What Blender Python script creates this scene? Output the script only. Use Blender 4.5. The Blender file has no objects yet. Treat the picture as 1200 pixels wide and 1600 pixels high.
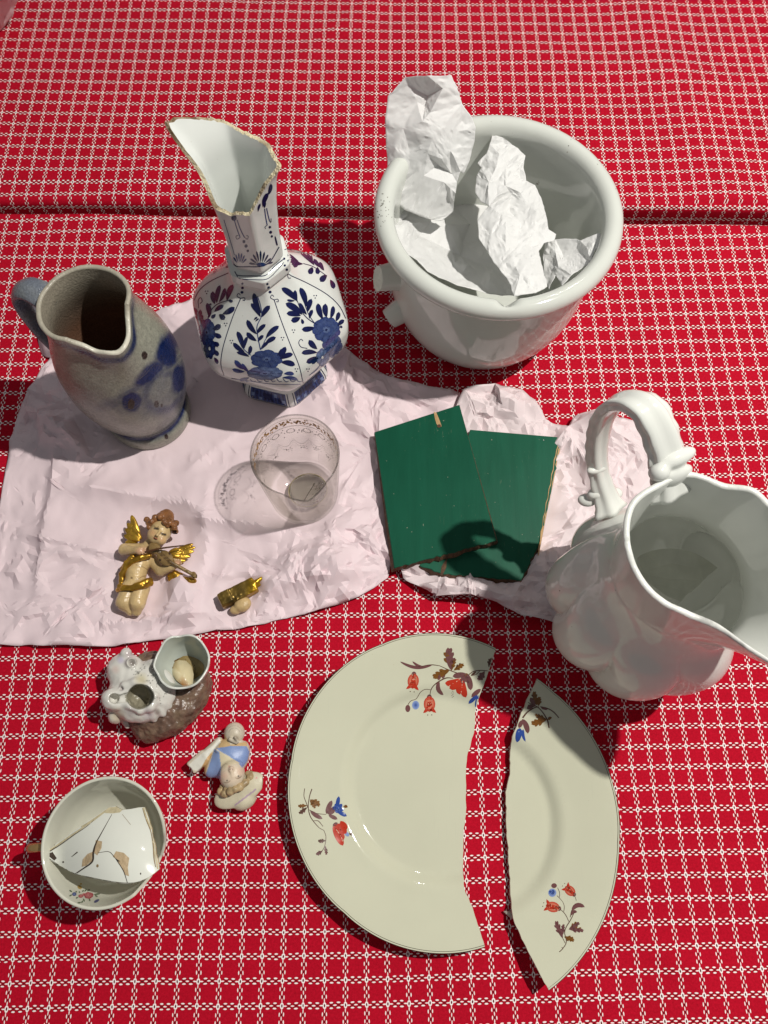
import bpy, bmesh, math, random
import numpy as np
from mathutils import Vector, Matrix
from mathutils.bvhtree import BVHTree
from mathutils.geometry import delaunay_2d_cdt

rng = np.random.default_rng(7)
random.seed(7)
SC = bpy.context.scene
COL = SC.collection

# ------------------------------------------------------------------ camera
CAM_H = 0.63345
PITCH = math.radians(69.75)          # below the horizon
ROLL = math.radians(-0.9)
FOCAL = 1202.0                       # in pixels of a 1200 px wide frame
cam_data = bpy.data.cameras.new('camera')
cam_data.sensor_fit = 'HORIZONTAL'
cam_data.sensor_width = 36.0
cam_data.lens = 36.0 * FOCAL / 1200.0
cam_data.clip_start = 0.01
cam_data.clip_end = 50.0
cam = bpy.data.objects.new('camera', cam_data)
COL.objects.link(cam)
cam.matrix_world = Matrix.Translation((0, 0, CAM_H)) @ Matrix.Rotation(math.pi / 2 - PITCH, 4, 'X') @ Matrix.Rotation(-ROLL, 4, 'Z')
SC.camera = cam

# ------------------------------------------------------------------ light: dim room, one strong small lamp, one weak lamp
world = bpy.data.worlds.new('World')
SC.world = world
world.use_nodes = True
bg = world.node_tree.nodes['Background']
bg.inputs['Color'].default_value = (0.95, 0.97, 1.0, 1)
bg.inputs['Strength'].default_value = 0.165

def lamp(name, loc, power, radius, color):
    ld = bpy.data.lights.new(name, 'POINT')
    ld.energy = power
    ld.shadow_soft_size = radius
    ld.color = color
    o = bpy.data.objects.new(name, ld)
    o.location = loc
    COL.objects.link(o)
    return o

lamp('ceiling_spot_lamp', (0.69, 0.37, 1.50), 107, 0.017, (1.0, 0.965, 0.90))
lamp('far_ceiling_lamp', (0.55, 1.55, 1.70), 8, 0.04, (1.0, 0.97, 0.93))

SC.view_settings.view_transform = 'Standard'
SC.view_settings.look = 'None'
SC.view_settings.exposure = 0.0
SC.view_settings.gamma = 1.0
SC.cycles.use_denoising = True
SC.cycles.max_bounces = 10
SC.cycles.transparent_max_bounces = 16

# ------------------------------------------------------------------ measuring helpers
_cp, _sp = math.cos(PITCH), math.sin(PITCH)
_cr, _sr = math.cos(ROLL), math.sin(ROLL)
def ray(px, py):
    u, v = px - 600.0, 800.0 - py
    u, v = _cr * u + _sr * v, -_sr * u + _cr * v
    return np.array([u, FOCAL * _cp + v * _sp, -FOCAL * _sp + v * _cp])
def at(px, py, z=0.0):
    """the point at height z above the table that was measured at this spot of the photograph"""
    d = ray(px, py)
    t = (z - CAM_H) / d[2]
    return np.array([d[0] * t, d[1] * t, z])
def seen(P):
    P = np.asarray(P, float)
    d = P - np.array([0, 0, CAM_H])
    x = d[..., 0]; y = d[..., 1] * _sp + d[..., 2] * _cp; z = d[..., 1] * _cp - d[..., 2] * _sp
    u, v = FOCAL * x / z, FOCAL * y / z
    return 600 + _cr * u - _sr * v, 800 - (_sr * u + _cr * v)

def lin(r, g, b):
    out = []
    for c in (r, g, b):
        c /= 255.0
        out.append(c / 12.92 if c <= 0.04045 else ((c + 0.055) / 1.055) ** 2.4)
    return tuple(out)

def spline(pts, n):
    """Catmull-Rom through pts, n samples"""
    P = np.asarray(pts, float)
    if len(P) == 2:
        t = np.linspace(0, 1, n)[:, None]
        return P[0] * (1 - t) + P[1] * t
    Q = np.vstack([2 * P[0] - P[1], P, 2 * P[-1] - P[-2]])
    L = np.r_[0, np.cumsum(np.linalg.norm(np.diff(P, axis=0), axis=1))]
    s = np.linspace(0, L[-1], n)
    i = np.clip(np.searchsorted(L, s, side='right') - 1, 0, len(P) - 2)
    t = ((s - L[i]) / np.maximum(L[i + 1] - L[i], 1e-9))[:, None]
    a, b, c, d = Q[i], Q[i + 1], Q[i + 2], Q[i + 3]
    return 0.5 * (2 * b + (c - a) * t + (2 * a - 5 * b + 4 * c - d) * t ** 2 + (3 * b - a - 3 * c + d) * t ** 3)

def curve1(xs, ys):
    """smooth 1-D interpolation (monotone cubic)"""
    xs, ys = np.asarray(xs, float), np.asarray(ys, float)
    h = np.diff(xs); s = np.diff(ys) / h
    m = np.r_[s[0], (s[:-1] + s[1:]) / 2, s[-1]]
    for k in range(len(s)):
        if s[k] == 0: m[k] = m[k + 1] = 0
    for k in range(1, len(s)):
        if s[k - 1] * s[k] <= 0: m[k] = 0
    def f(x):
        x = np.clip(np.asarray(x, float), xs[0], xs[-1])
        i = np.clip(np.searchsorted(xs, x, side='right') - 1, 0, len(h) - 1)
        t = (x - xs[i]) / h[i]
        return ((2 * t ** 3 - 3 * t ** 2 + 1) * ys[i] + (t ** 3 - 2 * t ** 2 + t) * h[i] * m[i]
                + (-2 * t ** 3 + 3 * t ** 2) * ys[i + 1] + (t ** 3 - t ** 2) * h[i] * m[i + 1])
    return f

def vnoise(P, scale, seed=0):
    """smooth value noise on an (...,3) array, -1..1"""
    P = np.asarray(P, float) * scale + seed * 17.31
    I = np.floor(P).astype(np.int64); F = P - I
    F = F * F * (3 - 2 * F)
    def hsh(a, b, c):
        n = (a * 73856093) ^ (b * 19349663) ^ (c * 83492791) ^ (seed * 2654435)
        n = (n ^ (n >> 13)) * 1274126177
        n = n ^ (n >> 16)
        return (n & 0xffff) / 32767.5 - 1.0
    r = 0
    for dx in (0, 1):
        for dy in (0, 1):
            for dz in (0, 1):
                w = (F[..., 0] if dx else 1 - F[..., 0]) * (F[..., 1] if dy else 1 - F[..., 1]) * (F[..., 2] if dz else 1 - F[..., 2])
                r = r + w * hsh(I[..., 0] + dx, I[..., 1] + dy, I[..., 2] + dz)
    return r

def fbm(P, scale, seed=0, octaves=3):
    r = 0; a = 1.0
    for k in range(octaves):
        r = r + a * vnoise(P, scale * 2 ** k, seed + k)
        a *= 0.5
    return r

# ------------------------------------------------------------------ objects
ORIGIN = {}
def thing(name, label, cat, loc, group=None):
    o = bpy.data.objects.new(name, None)
    o.empty_display_size = 0.01
    o.location = loc
    COL.objects.link(o)
    tag(o, label, cat, group)
    ORIGIN[o] = np.asarray(loc, float)
    return o
def tag(o, label, cat, group=None):
    o['label'] = label; o['category'] = cat
    if group: o['group'] = group
    return o

def mesh(name, verts, faces, mats, parent=None, smooth=True, colors=None, mat_index=None, origin=None):
    verts = np.asarray(verts, float).reshape(-1, 3)
    if parent is not None:
        o0 = ORIGIN[parent]
    else:
        o0 = np.asarray(origin if origin is not None else (0, 0, 0), float)
    me = bpy.data.meshes.new(name)
    me.from_pydata((verts - o0).tolist(), [], [tuple(int(i) for i in f) for f in faces])
    if not isinstance(mats, (list, tuple)): mats = [mats]
    for m in mats: me.materials.append(m)
    if mat_index is not None:
        me.polygons.foreach_set('material_index', np.asarray(mat_index, np.int32))
    if smooth is not None:
        me.polygons.foreach_set('use_smooth', np.full(len(me.polygons), bool(smooth)))
    if colors is not None:
        ca = me.color_attributes.new('Col', 'FLOAT_COLOR', 'POINT')
        c = np.ones((len(verts), 4), np.float32); c[:, :3] = np.asarray(colors)[:, :3]
        ca.data.foreach_set('color', c.ravel())
    me.update()
    o = bpy.data.objects.new(name, me)
    COL.objects.link(o)
    if parent is not None:
        o.parent = parent
        ORIGIN[o] = ORIGIN[parent]
    else:
        o.location = o0
        ORIGIN[o] = o0
    return o

def fix_normals(o):
    bm = bmesh.new(); bm.from_mesh(o.data)
    bmesh.ops.recalc_face_normals(bm, faces=bm.faces)
    bm.to_mesh(o.data); bm.free()
    return o

def gridfaces(nu, nv, wrap_u=False, off=0, flip=False):
    f = []
    for j in range(nv - 1):
        for i in range(nu if wrap_u else nu - 1):
            a = off + j * nu + i; b = off + j * nu + (i + 1) % nu
            c = b + nu; d = a + nu
            f.append((a, d, c, b) if flip else (a, b, c, d))
    return f

def tube(path, radii, n=16, wide=None, wfac=1.0, cap=True, ridges=None):
    """sweep an ellipse along path; wide = direction kept for the long axis"""
    P = np.asarray(path, float); m = len(P)
    T = np.gradient(P, axis=0); T /= np.linalg.norm(T, axis=1)[:, None]
    radii = np.broadcast_to(np.asarray(radii, float), (m,))
    V = []
    ref = np.asarray(wide if wide is not None else (0.123, 0.456, 0.881), float)
    for k in range(m):
        a = ref - T[k] * (ref @ T[k]); a /= np.linalg.norm(a)
        b = np.cross(T[k], a)
        if wide is None: ref = a
        th = np.linspace(0, 2 * np.pi, n, endpoint=False)
        w = wfac[k] if np.ndim(wfac) else wfac
        mod = np.ones(n) if ridges is None else ridges(th, k / (m - 1))
        V.append(P[k] + radii[k] * mod[:, None] * (np.cos(th)[:, None] * a * w + np.sin(th)[:, None] * b))
    V = np.vstack(V)
    F = gridfaces(n, m, True)
    if cap:
        F.append(tuple(range(n))[::-1]); F.append(tuple(range((m - 1) * n, m * n)))
    return V, F

def box_verts(p0, p1):
    x0, y0, z0 = p0; x1, y1, z1 = p1
    V = [(x0, y0, z0), (x1, y0, z0), (x1, y1, z0), (x0, y1, z0), (x0, y0, z1), (x1, y0, z1), (x1, y1, z1), (x0, y1, z1)]
    F = [(0, 3, 2, 1), (4, 5, 6, 7), (0, 1, 5, 4), (1, 2, 6, 5), (2, 3, 7, 6), (3, 0, 4, 7)]
    return V, F

class Bag:
    def __init__(s): s.V = []; s.F = []; s.C = []; s.n = 0
    def add(s, V, F, c=None):
        V = np.asarray(V, float).reshape(-1, 3)
        s.V.append(V); s.F += [tuple(i + s.n for i in f) for f in F]
        if c is not None: s.C.append(np.broadcast_to(np.asarray(c, float), (len(V), 3)))
        s.n += len(V)
    def build(s, name, mat, parent=None, smooth=True, origin=None):
        return mesh(name, np.vstack(s.V), s.F, mat, parent, smooth, np.vstack(s.C) if s.C else None, origin=origin)

# ------------------------------------------------------------------ implicit surfaces (surface nets)
def nets(fn, lo, hi, step):
    lo, hi = np.asarray(lo, float), np.asarray(hi, float)
    n = np.maximum(np.ceil((hi - lo) / step).astype(int) + 1, 4)
    ax = [lo[k] + np.arange(n[k]) * step for k in range(3)]
    G = np.stack(np.meshgrid(*ax, indexing='ij'), -1)
    V = fn(G)
    S = V < 0
    nx, ny, nz = n - 1
    cnt = np.zeros((nx, ny, nz)); acc = np.zeros((nx, ny, nz, 3))
    cor = [(i, j, k) for i in (0, 1) for j in (0, 1) for k in (0, 1)]
    def sub(A, c): return A[c[0]:c[0] + nx, c[1]:c[1] + ny, c[2]:c[2] + nz]
    for a in cor:
        for d in range(3):
            if a[d] == 0:
                b = list(a); b[d] = 1
                sa, sb = sub(S, a), sub(S, b)
                va, vb = sub(V, a), sub(V, b)
                x = sa != sb
                t = np.where(x, va / np.where(x, va - vb, 1), 0)
                p = np.zeros(x.shape + (3,)); p[...] = a
                p[..., d] = t
                acc += np.where(x[..., None], p, 0); cnt += x
    act = cnt > 0
    vid = -np.ones((nx, ny, nz), np.int64)
    vid[act] = np.arange(act.sum())
    idx = np.argwhere(act)
    verts = lo + (idx + acc[act] / cnt[act][:, None]) * step
    faces = []
    for d in range(3):
        u, v = (d + 1) % 3, (d + 2) % 3
        sl0 = [slice(None)] * 3; sl1 = [slice(None)] * 3
        sl0[d] = slice(0, -1); sl1[d] = slice(1, None)
        x = S[tuple(sl0)] != S[tuple(sl1)]
        e = np.argwhere(x)
        ok = (e[:, u] > 0) & (e[:, v] > 0) & (e[:, u] < n[u] - 1) & (e[:, v] < n[v] - 1)
        e = e[ok]
        if not len(e): continue
        s0 = S[e[:, 0], e[:, 1], e[:, 2]]
        q = []
        for du, dv in ((-1, -1), (0, -1), (0, 0), (-1, 0)):
            c = e.copy(); c[:, u] += du; c[:, v] += dv
            q.append(vid[c[:, 0], c[:, 1], c[:, 2]])
        q = np.stack(q, -1)
        q[~s0] = q[~s0][:, ::-1]
        faces.append(q)
    return verts, np.vstack(faces)

def s_caps(P, a, b, ra, rb=None):
    rb = ra if rb is None else rb
    a, b = np.asarray(a, float), np.asarray(b, float)
    ab = b - a
    t = np.clip(((P - a) @ ab) / max(ab @ ab, 1e-12), 0, 1)
    return np.linalg.norm(P - a - t[..., None] * ab, axis=-1) - (ra + (rb - ra) * t)
def s_ell(P, c, r, rot=None):
    Q = P - np.asarray(c, float)
    if rot is not None: Q = Q @ np.asarray(rot)          # columns are the axes
    r = np.asarray(r, float)
    k0 = np.linalg.norm(Q / r, axis=-1); k1 = np.linalg.norm(Q / r ** 2, axis=-1)
    return k0 * (k0 - 1) / np.maximum(k1, 1e-9)
def s_box(P, c, r, rot=None, rd=0.0):
    Q = P - np.asarray(c, float)
    if rot is not None: Q = Q @ np.asarray(rot)
    q = np.abs(Q) - (np.asarray(r, float) - rd)
    return np.linalg.norm(np.maximum(q, 0), axis=-1) + np.minimum(q.max(-1), 0) - rd
def smin(a, b, k):
    h = np.clip(0.5 + 0.5 * (b - a) / k, 0, 1)
    return b * (1 - h) + a * h - k * h * (1 - h)
def frame(d, up=(0, 0, 1)):
    x = np.asarray(d, float); x = x / np.linalg.norm(x)
    y = np.cross(up, x); y /= np.linalg.norm(y)
    return np.stack([x, y, np.cross(x, y)], -1)

# ------------------------------------------------------------------ node materials
class X:
    """tiny arithmetic on shader sockets"""
    def __init__(s, nt, k): s.nt = nt; s.k = k
    def _m(s, op, *o):
        n = s.nt.nodes.new('ShaderNodeMath'); n.operation = op
        for i, a in enumerate((s,) + o):
            if isinstance(a, X): s.nt.links.new(a.k, n.inputs[i])
            else: n.inputs[i].default_value = a
        return X(s.nt, n.outputs[0])
    def __add__(s, o): return s._m('ADD', o)
    def __sub__(s, o): return s._m('SUBTRACT', o)
    def __mul__(s, o): return s._m('MULTIPLY', o)
    def __truediv__(s, o): return s._m('DIVIDE', o)
    def max(s, o): return s._m('MAXIMUM', o)
    def min(s, o): return s._m('MINIMUM', o)
    def abs(s): return s._m('ABSOLUTE')
    def round(s): return s._m('ROUND')
    def sq(s): return s._m('MULTIPLY', s)
    def step(s, lo, hi):
        n = s.nt.nodes.new('ShaderNodeMapRange'); n.interpolation_type = 'SMOOTHSTEP'
        s.nt.links.new(s.k, n.inputs[0]); n.inputs[1].default_value = lo; n.inputs[2].default_value = hi
        return X(s.nt, n.outputs[0])

def new_mat(name):
    m = bpy.data.materials.new(name); m.use_nodes = True
    nt = m.node_tree
    return m, nt, nt.nodes['Principled BSDF']
def noise(nt, scale, detail=4, rough=0.55, coord=None, dist=0.0):
    n = nt.nodes.new('ShaderNodeTexNoise')
    n.inputs['Scale'].default_value = scale; n.inputs['Detail'].default_value = detail
    n.inputs['Roughness'].default_value = rough; n.inputs['Distortion'].default_value = dist
    if coord is None:
        tc = nt.nodes.new('ShaderNodeTexCoord'); coord = tc.outputs['Object']
    nt.links.new(coord, n.inputs['Vector'])
    return n.outputs['Fac']
def mix(nt, fac, a, b, mode='MIX'):
    n = nt.nodes.new('ShaderNodeMix'); n.data_type = 'RGBA'; n.blend_type = mode
    for i, v in ((0, fac), (6, a), (7, b)):
        if isinstance(v, X): v = v.k
        if hasattr(v, 'is_linked'): nt.links.new(v, n.inputs[i])
        elif isinstance(v, (int, float)): n.inputs[i].default_value = v
        else: n.inputs[i].default_value = (*v[:3], 1)
    return n.outputs[2]
def ramp(nt, fac, stops):
    n = nt.nodes.new('ShaderNodeValToRGB')
    el = n.color_ramp.elements
    while len(el) < len(stops): el.new(0.5)
    for e, (p, c) in zip(el, stops): e.position = p; e.color = (*c[:3], 1)
    nt.links.new(fac, n.inputs[0])
    return n.outputs[0]
def bump(nt, bsdf, h, strength, dist=0.001):
    n = nt.nodes.new('ShaderNodeBump'); n.inputs['Strength'].default_value = strength; n.inputs['Distance'].default_value = dist
    nt.links.new(h.k if isinstance(h, X) else h, n.inputs['Height']); nt.links.new(n.outputs[0], bsdf.inputs['Normal'])

def glaze(name, col=None, rough=0.07, var=0.06, spots=None, nscale=60, bumpy=0.05, bscale=90, coat=0.0, metal=0.0, rvar=0.06, spec=0.5):
    """glazed or painted surface; colour from col or from the 'Col' attribute, with uneven tone, fine relief and specks"""
    m, nt, b = new_mat(name)
    if col is None:
        a = nt.nodes.new('ShaderNodeVertexColor'); a.layer_name = 'Col'; base = a.outputs['Color']
    else:
        r = nt.nodes.new('ShaderNodeRGB'); r.outputs[0].default_value = (*col, 1); base = r.outputs[0]
    n1 = noise(nt, nscale, 5)
    g = ramp(nt, n1, [(0.3, (1 - var,) * 3), (0.7, (1 + 0 * var,) * 3)])
    base = mix(nt, 1.0, base, g, 'MULTIPLY')
    if spots:
        sc, lo, hi, sc_col = spots
        s = ramp(nt, noise(nt, sc, 2, 0.5), [(lo, (0, 0, 0)), (hi, (1, 1, 1))])
        base = mix(nt, s, base, sc_col)
    nt.links.new(base, b.inputs['Base Color'])
    rr = ramp(nt, noise(nt, nscale * 0.7, 3), [(0.35, (rough,) * 3), (0.75, (rough + rvar,) * 3)])
    nt.links.new(rr, b.inputs['Roughness'])
    b.inputs['Metallic'].default_value = metal
    b.inputs['Specular IOR Level'].default_value = spec
    b.inputs['Coat Weight'].default_value = coat
    if bumpy: bump(nt, b, noise(nt, bscale, 2), bumpy, 0.002)
    return m
# ------------------------------------------------------------------ tablecloths
CELL = 0.015
def cloth_material():
    m, nt, b = new_mat('red_checked_cloth')
    uv = nt.nodes.new('ShaderNodeUVMap'); uv.uv_map = 'weave'
    sep = nt.nodes.new('ShaderNodeSeparateXYZ'); nt.links.new(uv.outputs[0], sep.inputs[0])
    # every yarn wavers a little
    wx = X(nt, noise(nt, 1.3, 2, 0.6, uv.outputs[0])); 
    u, v = X(nt, sep.outputs[0]), X(nt, sep.outputs[1])
    u = u + (wx - 0.5) * 0.10
    w2 = nt.nodes.new('ShaderNodeVectorMath'); w2.operation = 'ADD'; w2.inputs[1].default_value = (31.7, 12.1, 4)
    nt.links.new(uv.outputs[0], w2.inputs[0])
    v = v + (X(nt, noise(nt, 1.3, 2, 0.6, w2.outputs[0])) - 0.5) * 0.10
    su, sv = u - u.round(), v - v.round()
    au, av = su.abs(), sv.abs()
    slant_v = sv - (su - su * 0.0) * 0.0
    def el(a, bb, cx, cy, rx, ry):
        return (((a - cx) / rx).sq() + ((bb - cy) / ry).sq())
    # twisted yarn: dashes lean slightly
    avh = (sv + su.abs() * 0.0).abs()
    dashes = el(au, avh, 0.335, 0.106, 0.088, 0.033)
    dashes = dashes.min(el(au, av, 0.5, 0.0, 0.083, 0.029))
    dashes = dashes.min(el(au, av, 0.155, 0.0, 0.085, 0.027))
    dashes = dashes.min(el(au, av, 0.100, 0.345, 0.027, 0.082))
    dashes = dashes.min(el(au, av, 0.0, 0.5, 0.024, 0.084))
    dashes = dashes.min(el(au, av, 0.0, 0.205, 0.022, 0.090))
    ring = el(au, av, 0, 0, 0.088, 0.134)
    hole = el(au, av, 0, 0, 0.036, 0.068)
    white = X(nt, dashes.step(1.35, 0.65).k).max(ring.step(1.2, 0.8) * hole.step(0.7, 1.4))
    dark = el(au, av, 0.335, 0.0, 0.062, 0.034).min(el(au, av, 0.0, 0.355, 0.034, 0.062)).min(hole)  # shade in the gaps between the yarns, painted as dark spots
    dark = dark.min(el(au, av, 0.245, 0.075, 0.03, 0.03)).min(el(au, av, 0.43, 0.075, 0.03, 0.03))
    darkm = dark.step(1.7, 0.4) * 0.82
    fine = noise(nt, 9.0, 6, 0.75, uv.outputs[0])
    red = ramp(nt, fine, [(0.30, (0.35, 0.0028, 0.014)), (0.55, (0.50, 0.0045, 0.022)), (0.78, (0.62, 0.0080, 0.034))])
    big = ramp(nt, noise(nt, 0.25, 3, 0.5, uv.outputs[0]), [(0.3, (0.90, 0.88, 0.88)), (0.7, (1, 1, 1))])
    red = mix(nt, 1.0, red, big, 'MULTIPLY')
    col = mix(nt, darkm.k, red, (0.045, 0.006, 0.008))
    yarn = ramp(nt, noise(nt, 14.0, 3, 0.6, uv.outputs[0]), [(0.3, (0.88, 0.76, 0.74)), (0.6, (0.97, 0.92, 0.90))])
    col = mix(nt, white.k, col, yarn)
    nt.links.new(col, b.inputs['Base Color'])
    b.inputs['Roughness'].default_value = 0.85
    b.inputs['Specular IOR Level'].default_value = 0.08
    tex = nt.nodes.new('ShaderNodeTexNoise'); tex.inputs['Scale'].default_value = 26; tex.inputs['Detail'].default_value = 3
    nt.links.new(uv.outputs[0], tex.inputs['Vector'])
    h = white * 1.0 - dark.step(1.7, 0.4) * 0.5 + X(nt, tex.outputs['Fac']) * 0.55
    bump(nt, b, h, 0.40, 0.0007)
    return m
M_CLOTH = cloth_material()

def cloth(name, label, x0, x1, y0, y1, edge, yaw, off, seed, wob):
    """flat sheet that folds down over the table edge at y0 ('near') or y1 ('far')"""
    st = 0.006
    xs = np.arange(x0, x1 + st, st)
    drop, rad = 0.12, 0.007
    flat = np.arange(y0, y1, st)
    th = np.linspace(0, np.pi / 2, 8)
    dn = np.arange(st, drop, 0.012)
    if edge == 'far':
        ys = np.r_[flat[flat < y1 - rad], y1 - rad + rad * np.sin(th), np.full(len(dn), y1)]
        zs = np.r_[np.zeros((flat < y1 - rad).sum()), -rad + rad * np.cos(th), -rad - dn]
    else:
        ys = np.r_[np.full(len(dn), y0), y0 + rad - rad * np.sin(th[::-1]), flat[flat > y0 + rad]]
        zs = np.r_[-rad - dn[::-1], -rad + rad * np.cos(th[::-1]), np.zeros((flat > y0 + rad).sum())]
    s = np.r_[0, np.cumsum(np.hypot(np.diff(ys), np.diff(zs)))]
    k = np.argmin(np.abs(ys - (y0 + y1) / 2)); s = s - s[k] + ys[k]
    Xg, Yg = np.meshgrid(xs, ys); Zg = np.repeat(zs[:, None], len(xs), 1); Sg = np.repeat(s[:, None], len(xs), 1)
    P = np.stack([Xg, Yg, Zg * 0], -1)
    wav = 0.0006 * fbm(P, 9, seed) + 0.0003 * vnoise(P * np.array([1, 0.5, 1]), 34, seed + 5)
    # a few low straight pressing folds
    for ang, c, wd, hh in wob:
        d = Xg * math.cos(ang) + Yg * math.sin(ang) - c + 0.004 * vnoise(P, 12, seed + 9)
        wav = wav + 1.7 * hh * np.exp(-(d / wd) ** 2)
    edge_w = (0.0055 * Xg if edge == 'near' else 0) + 0.0022 * vnoise(P * np.array([1, 0, 0]), 11, seed + 3)
    on_fold = (Zg < -1e-5)
    Yg = Yg + np.where(np.abs(Yg - (y1 if edge == 'far' else y0)) < 0.03, edge_w, 0)
    Zg = Zg + np.where(on_fold, 0, wav)
    V = np.stack([Xg, Yg, Zg], -1).reshape(-1, 3)
    F = gridfaces(len(xs), len(ys))
    o = mesh(name, V, F, M_CLOTH)
    c, sn = math.cos(-yaw), math.sin(-yaw)
    warp = 0.10 * vnoise(P, 5.0, seed + 21), 0.12 * vnoise(P, 5.0, seed + 22)
    U = (Xg * c - Sg * sn) / CELL - off[0] + warp[0]
    Vv = ((Xg * sn + Sg * c) / CELL - off[1]) / 1.03 + warp[1]
    uvl = o.data.uv_layers.new(name='weave')
    li = np.zeros(len(o.data.loops), np.int32); o.data.loops.foreach_get('vertex_index', li)
    uvl.data.foreach_set('uv', np.stack([U.ravel()[li], Vv.ravel()[li]], -1).astype(np.float32).ravel())
    o['kind'] = 'structure'
    o['label'] = label
    return o
cloth('tablecloth_near', 'red and white checked woven cloth on the near table', -0.75, 0.75, -0.45, 0.5565, 'far', math.radians(1.82), (18.269, 35.109), 1,
      [(0.9, 0.05, 0.006, 0.0006), (0.9, 0.12, 0.005, 0.0006), (2.2, -0.2, 0.006, 0.0007), (1.9, 0.02, 0.005, 0.0005), (0.4, 0.33, 0.008, 0.0008), (1.2, -0.02, 0.006, 0.0005)])
cloth('tablecloth_far', 'red and white checked woven cloth on the far table behind the gap', -0.9, 0.9, 0.5715, 1.35, 'near', math.radians(0.67), (-6.43, 57.5), 2,
      [(0.2, 0.46, 0.04, 0.0022), (0.0, 0.52, 0.03, 0.0018), (1.4, 0.8, 0.02, 0.0012), (2.4, 0.6, 0.012, 0.0008)])

# ------------------------------------------------------------------ crumpled paper
def paper_material(name, colour, trans=0.12, specks=False):
    m, nt, b = new_mat(name)
    tone = ramp(nt, noise(nt, 22, 4), [(0.3, tuple(c * 0.95 for c in colour)), (0.7, colour)])
    nt.links.new(tone, b.inputs['Base Color'])
    b.inputs['Roughness'].default_value = 0.55
    b.inputs['Specular IOR Level'].default_value = 0.3
    tr = nt.nodes.new('ShaderNodeBsdfTranslucent'); nt.links.new(tone, tr.inputs['Color'])
    ms = nt.nodes.new('ShaderNodeMixShader'); ms.inputs[0].default_value = trans
    out = nt.nodes['Material Output']
    nt.links.new(b.outputs[0], ms.inputs[1]); nt.links.new(tr.outputs[0], ms.inputs[2]); nt.links.new(ms.outputs[0], out.inputs['Surface'])
    bump(nt, b, noise(nt, 160, 4, 0.6), 0.10, 0.001)
    return m
M_PINK = paper_material('pink_tissue', (0.90, 0.745, 0.78), 0.16)
M_PINK2 = paper_material('pale_pink_tissue', (0.89, 0.775, 0.79), 0.16)
M_WHITE_PAPER = paper_material('white_tissue', (0.90, 0.90, 0.89), 0.30)

def triangulate(outline, inner):
    """constrained Delaunay of a closed outline plus inner points (2-D)"""
    n = len(outline)
    pts = [Vector((float(p[0]), float(p[1]))) for p in list(outline) + list(inner)]
    v, e, f, ov, oe, of = delaunay_2d_cdt(pts, [], [list(range(n))], 1, 1e-7)
    src = [o[0] if o else -1 for o in ov]
    return np.array([[p.x, p.y] for p in v]), [tuple(t) for t in f], src

def inside(poly, p):
    x, y = p; r = False; n = len(poly)
    for i in range(n):
        x0, y0 = poly[i]; x1, y1 = poly[(i + 1) % n]
        if (y0 > y) != (y1 > y) and x < (x1 - x0) * (y - y0) / (y1 - y0) + x0: r = not r
    return r

def subdivide_crumple(V, F, levels, amps, chance, r, keep_border=True):
    """split every triangle in four; some of the new points move out of plane, so flat facets meet in creases"""
    V = [np.asarray(v, float) for v in V]
    for lv in range(levels):
        mid = {}; cnt = {}
        for f in F:
            for a, b in ((f[0], f[1]), (f[1], f[2]), (f[2], f[0])):
                k = (min(a, b), max(a, b)); cnt[k] = cnt.get(k, 0) + 1
        nf = []
        for f in F:
            m = []
            for a, b in ((f[0], f[1]), (f[1], f[2]), (f[2], f[0])):
                k = (min(a, b), max(a, b))
                if k not in mid:
                    p = (V[a] + V[b]) / 2
                    L = np.linalg.norm(V[a] - V[b])
                    d = np.zeros(3)
                    if r.random() < chance:
                        nrm = np.cross(V[f[1]] - V[f[0]], V[f[2]] - V[f[0]]); nl = np.linalg.norm(nrm)
                        if nl > 1e-12: d = nrm / nl * L * amps[lv] * r.normal()
                    if cnt[k] == 1: d = d * 0.5 + np.r_[r.normal(size=2) * L * 0.02, 0]
                    mid[k] = len(V); V.append(p + d)
                m.append(mid[k])
            a, b, c = f
            nf += [(a, m[0], m[2]), (m[0], b, m[1]), (m[2], m[1], c), (m[0], m[1], m[2])]
        F = nf
    return np.array(V), F

def thin(o, t=0.00018):
    md = o.modifiers.new('thickness', 'SOLIDIFY'); md.thickness = t; md.offset = -1
    return o

def crease_shading(o, angle=0.42):
    """round the gentle bends, keep the sharp folds sharp"""
    bm = bmesh.new(); bm.from_mesh(o.data)
    for f in bm.faces: f.smooth = True
    for e in bm.edges:
        e.smooth = not (len(e.link_faces) == 2 and e.calc_face_angle(0) > angle)
    bm.to_mesh(o.data); bm.free()

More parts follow.
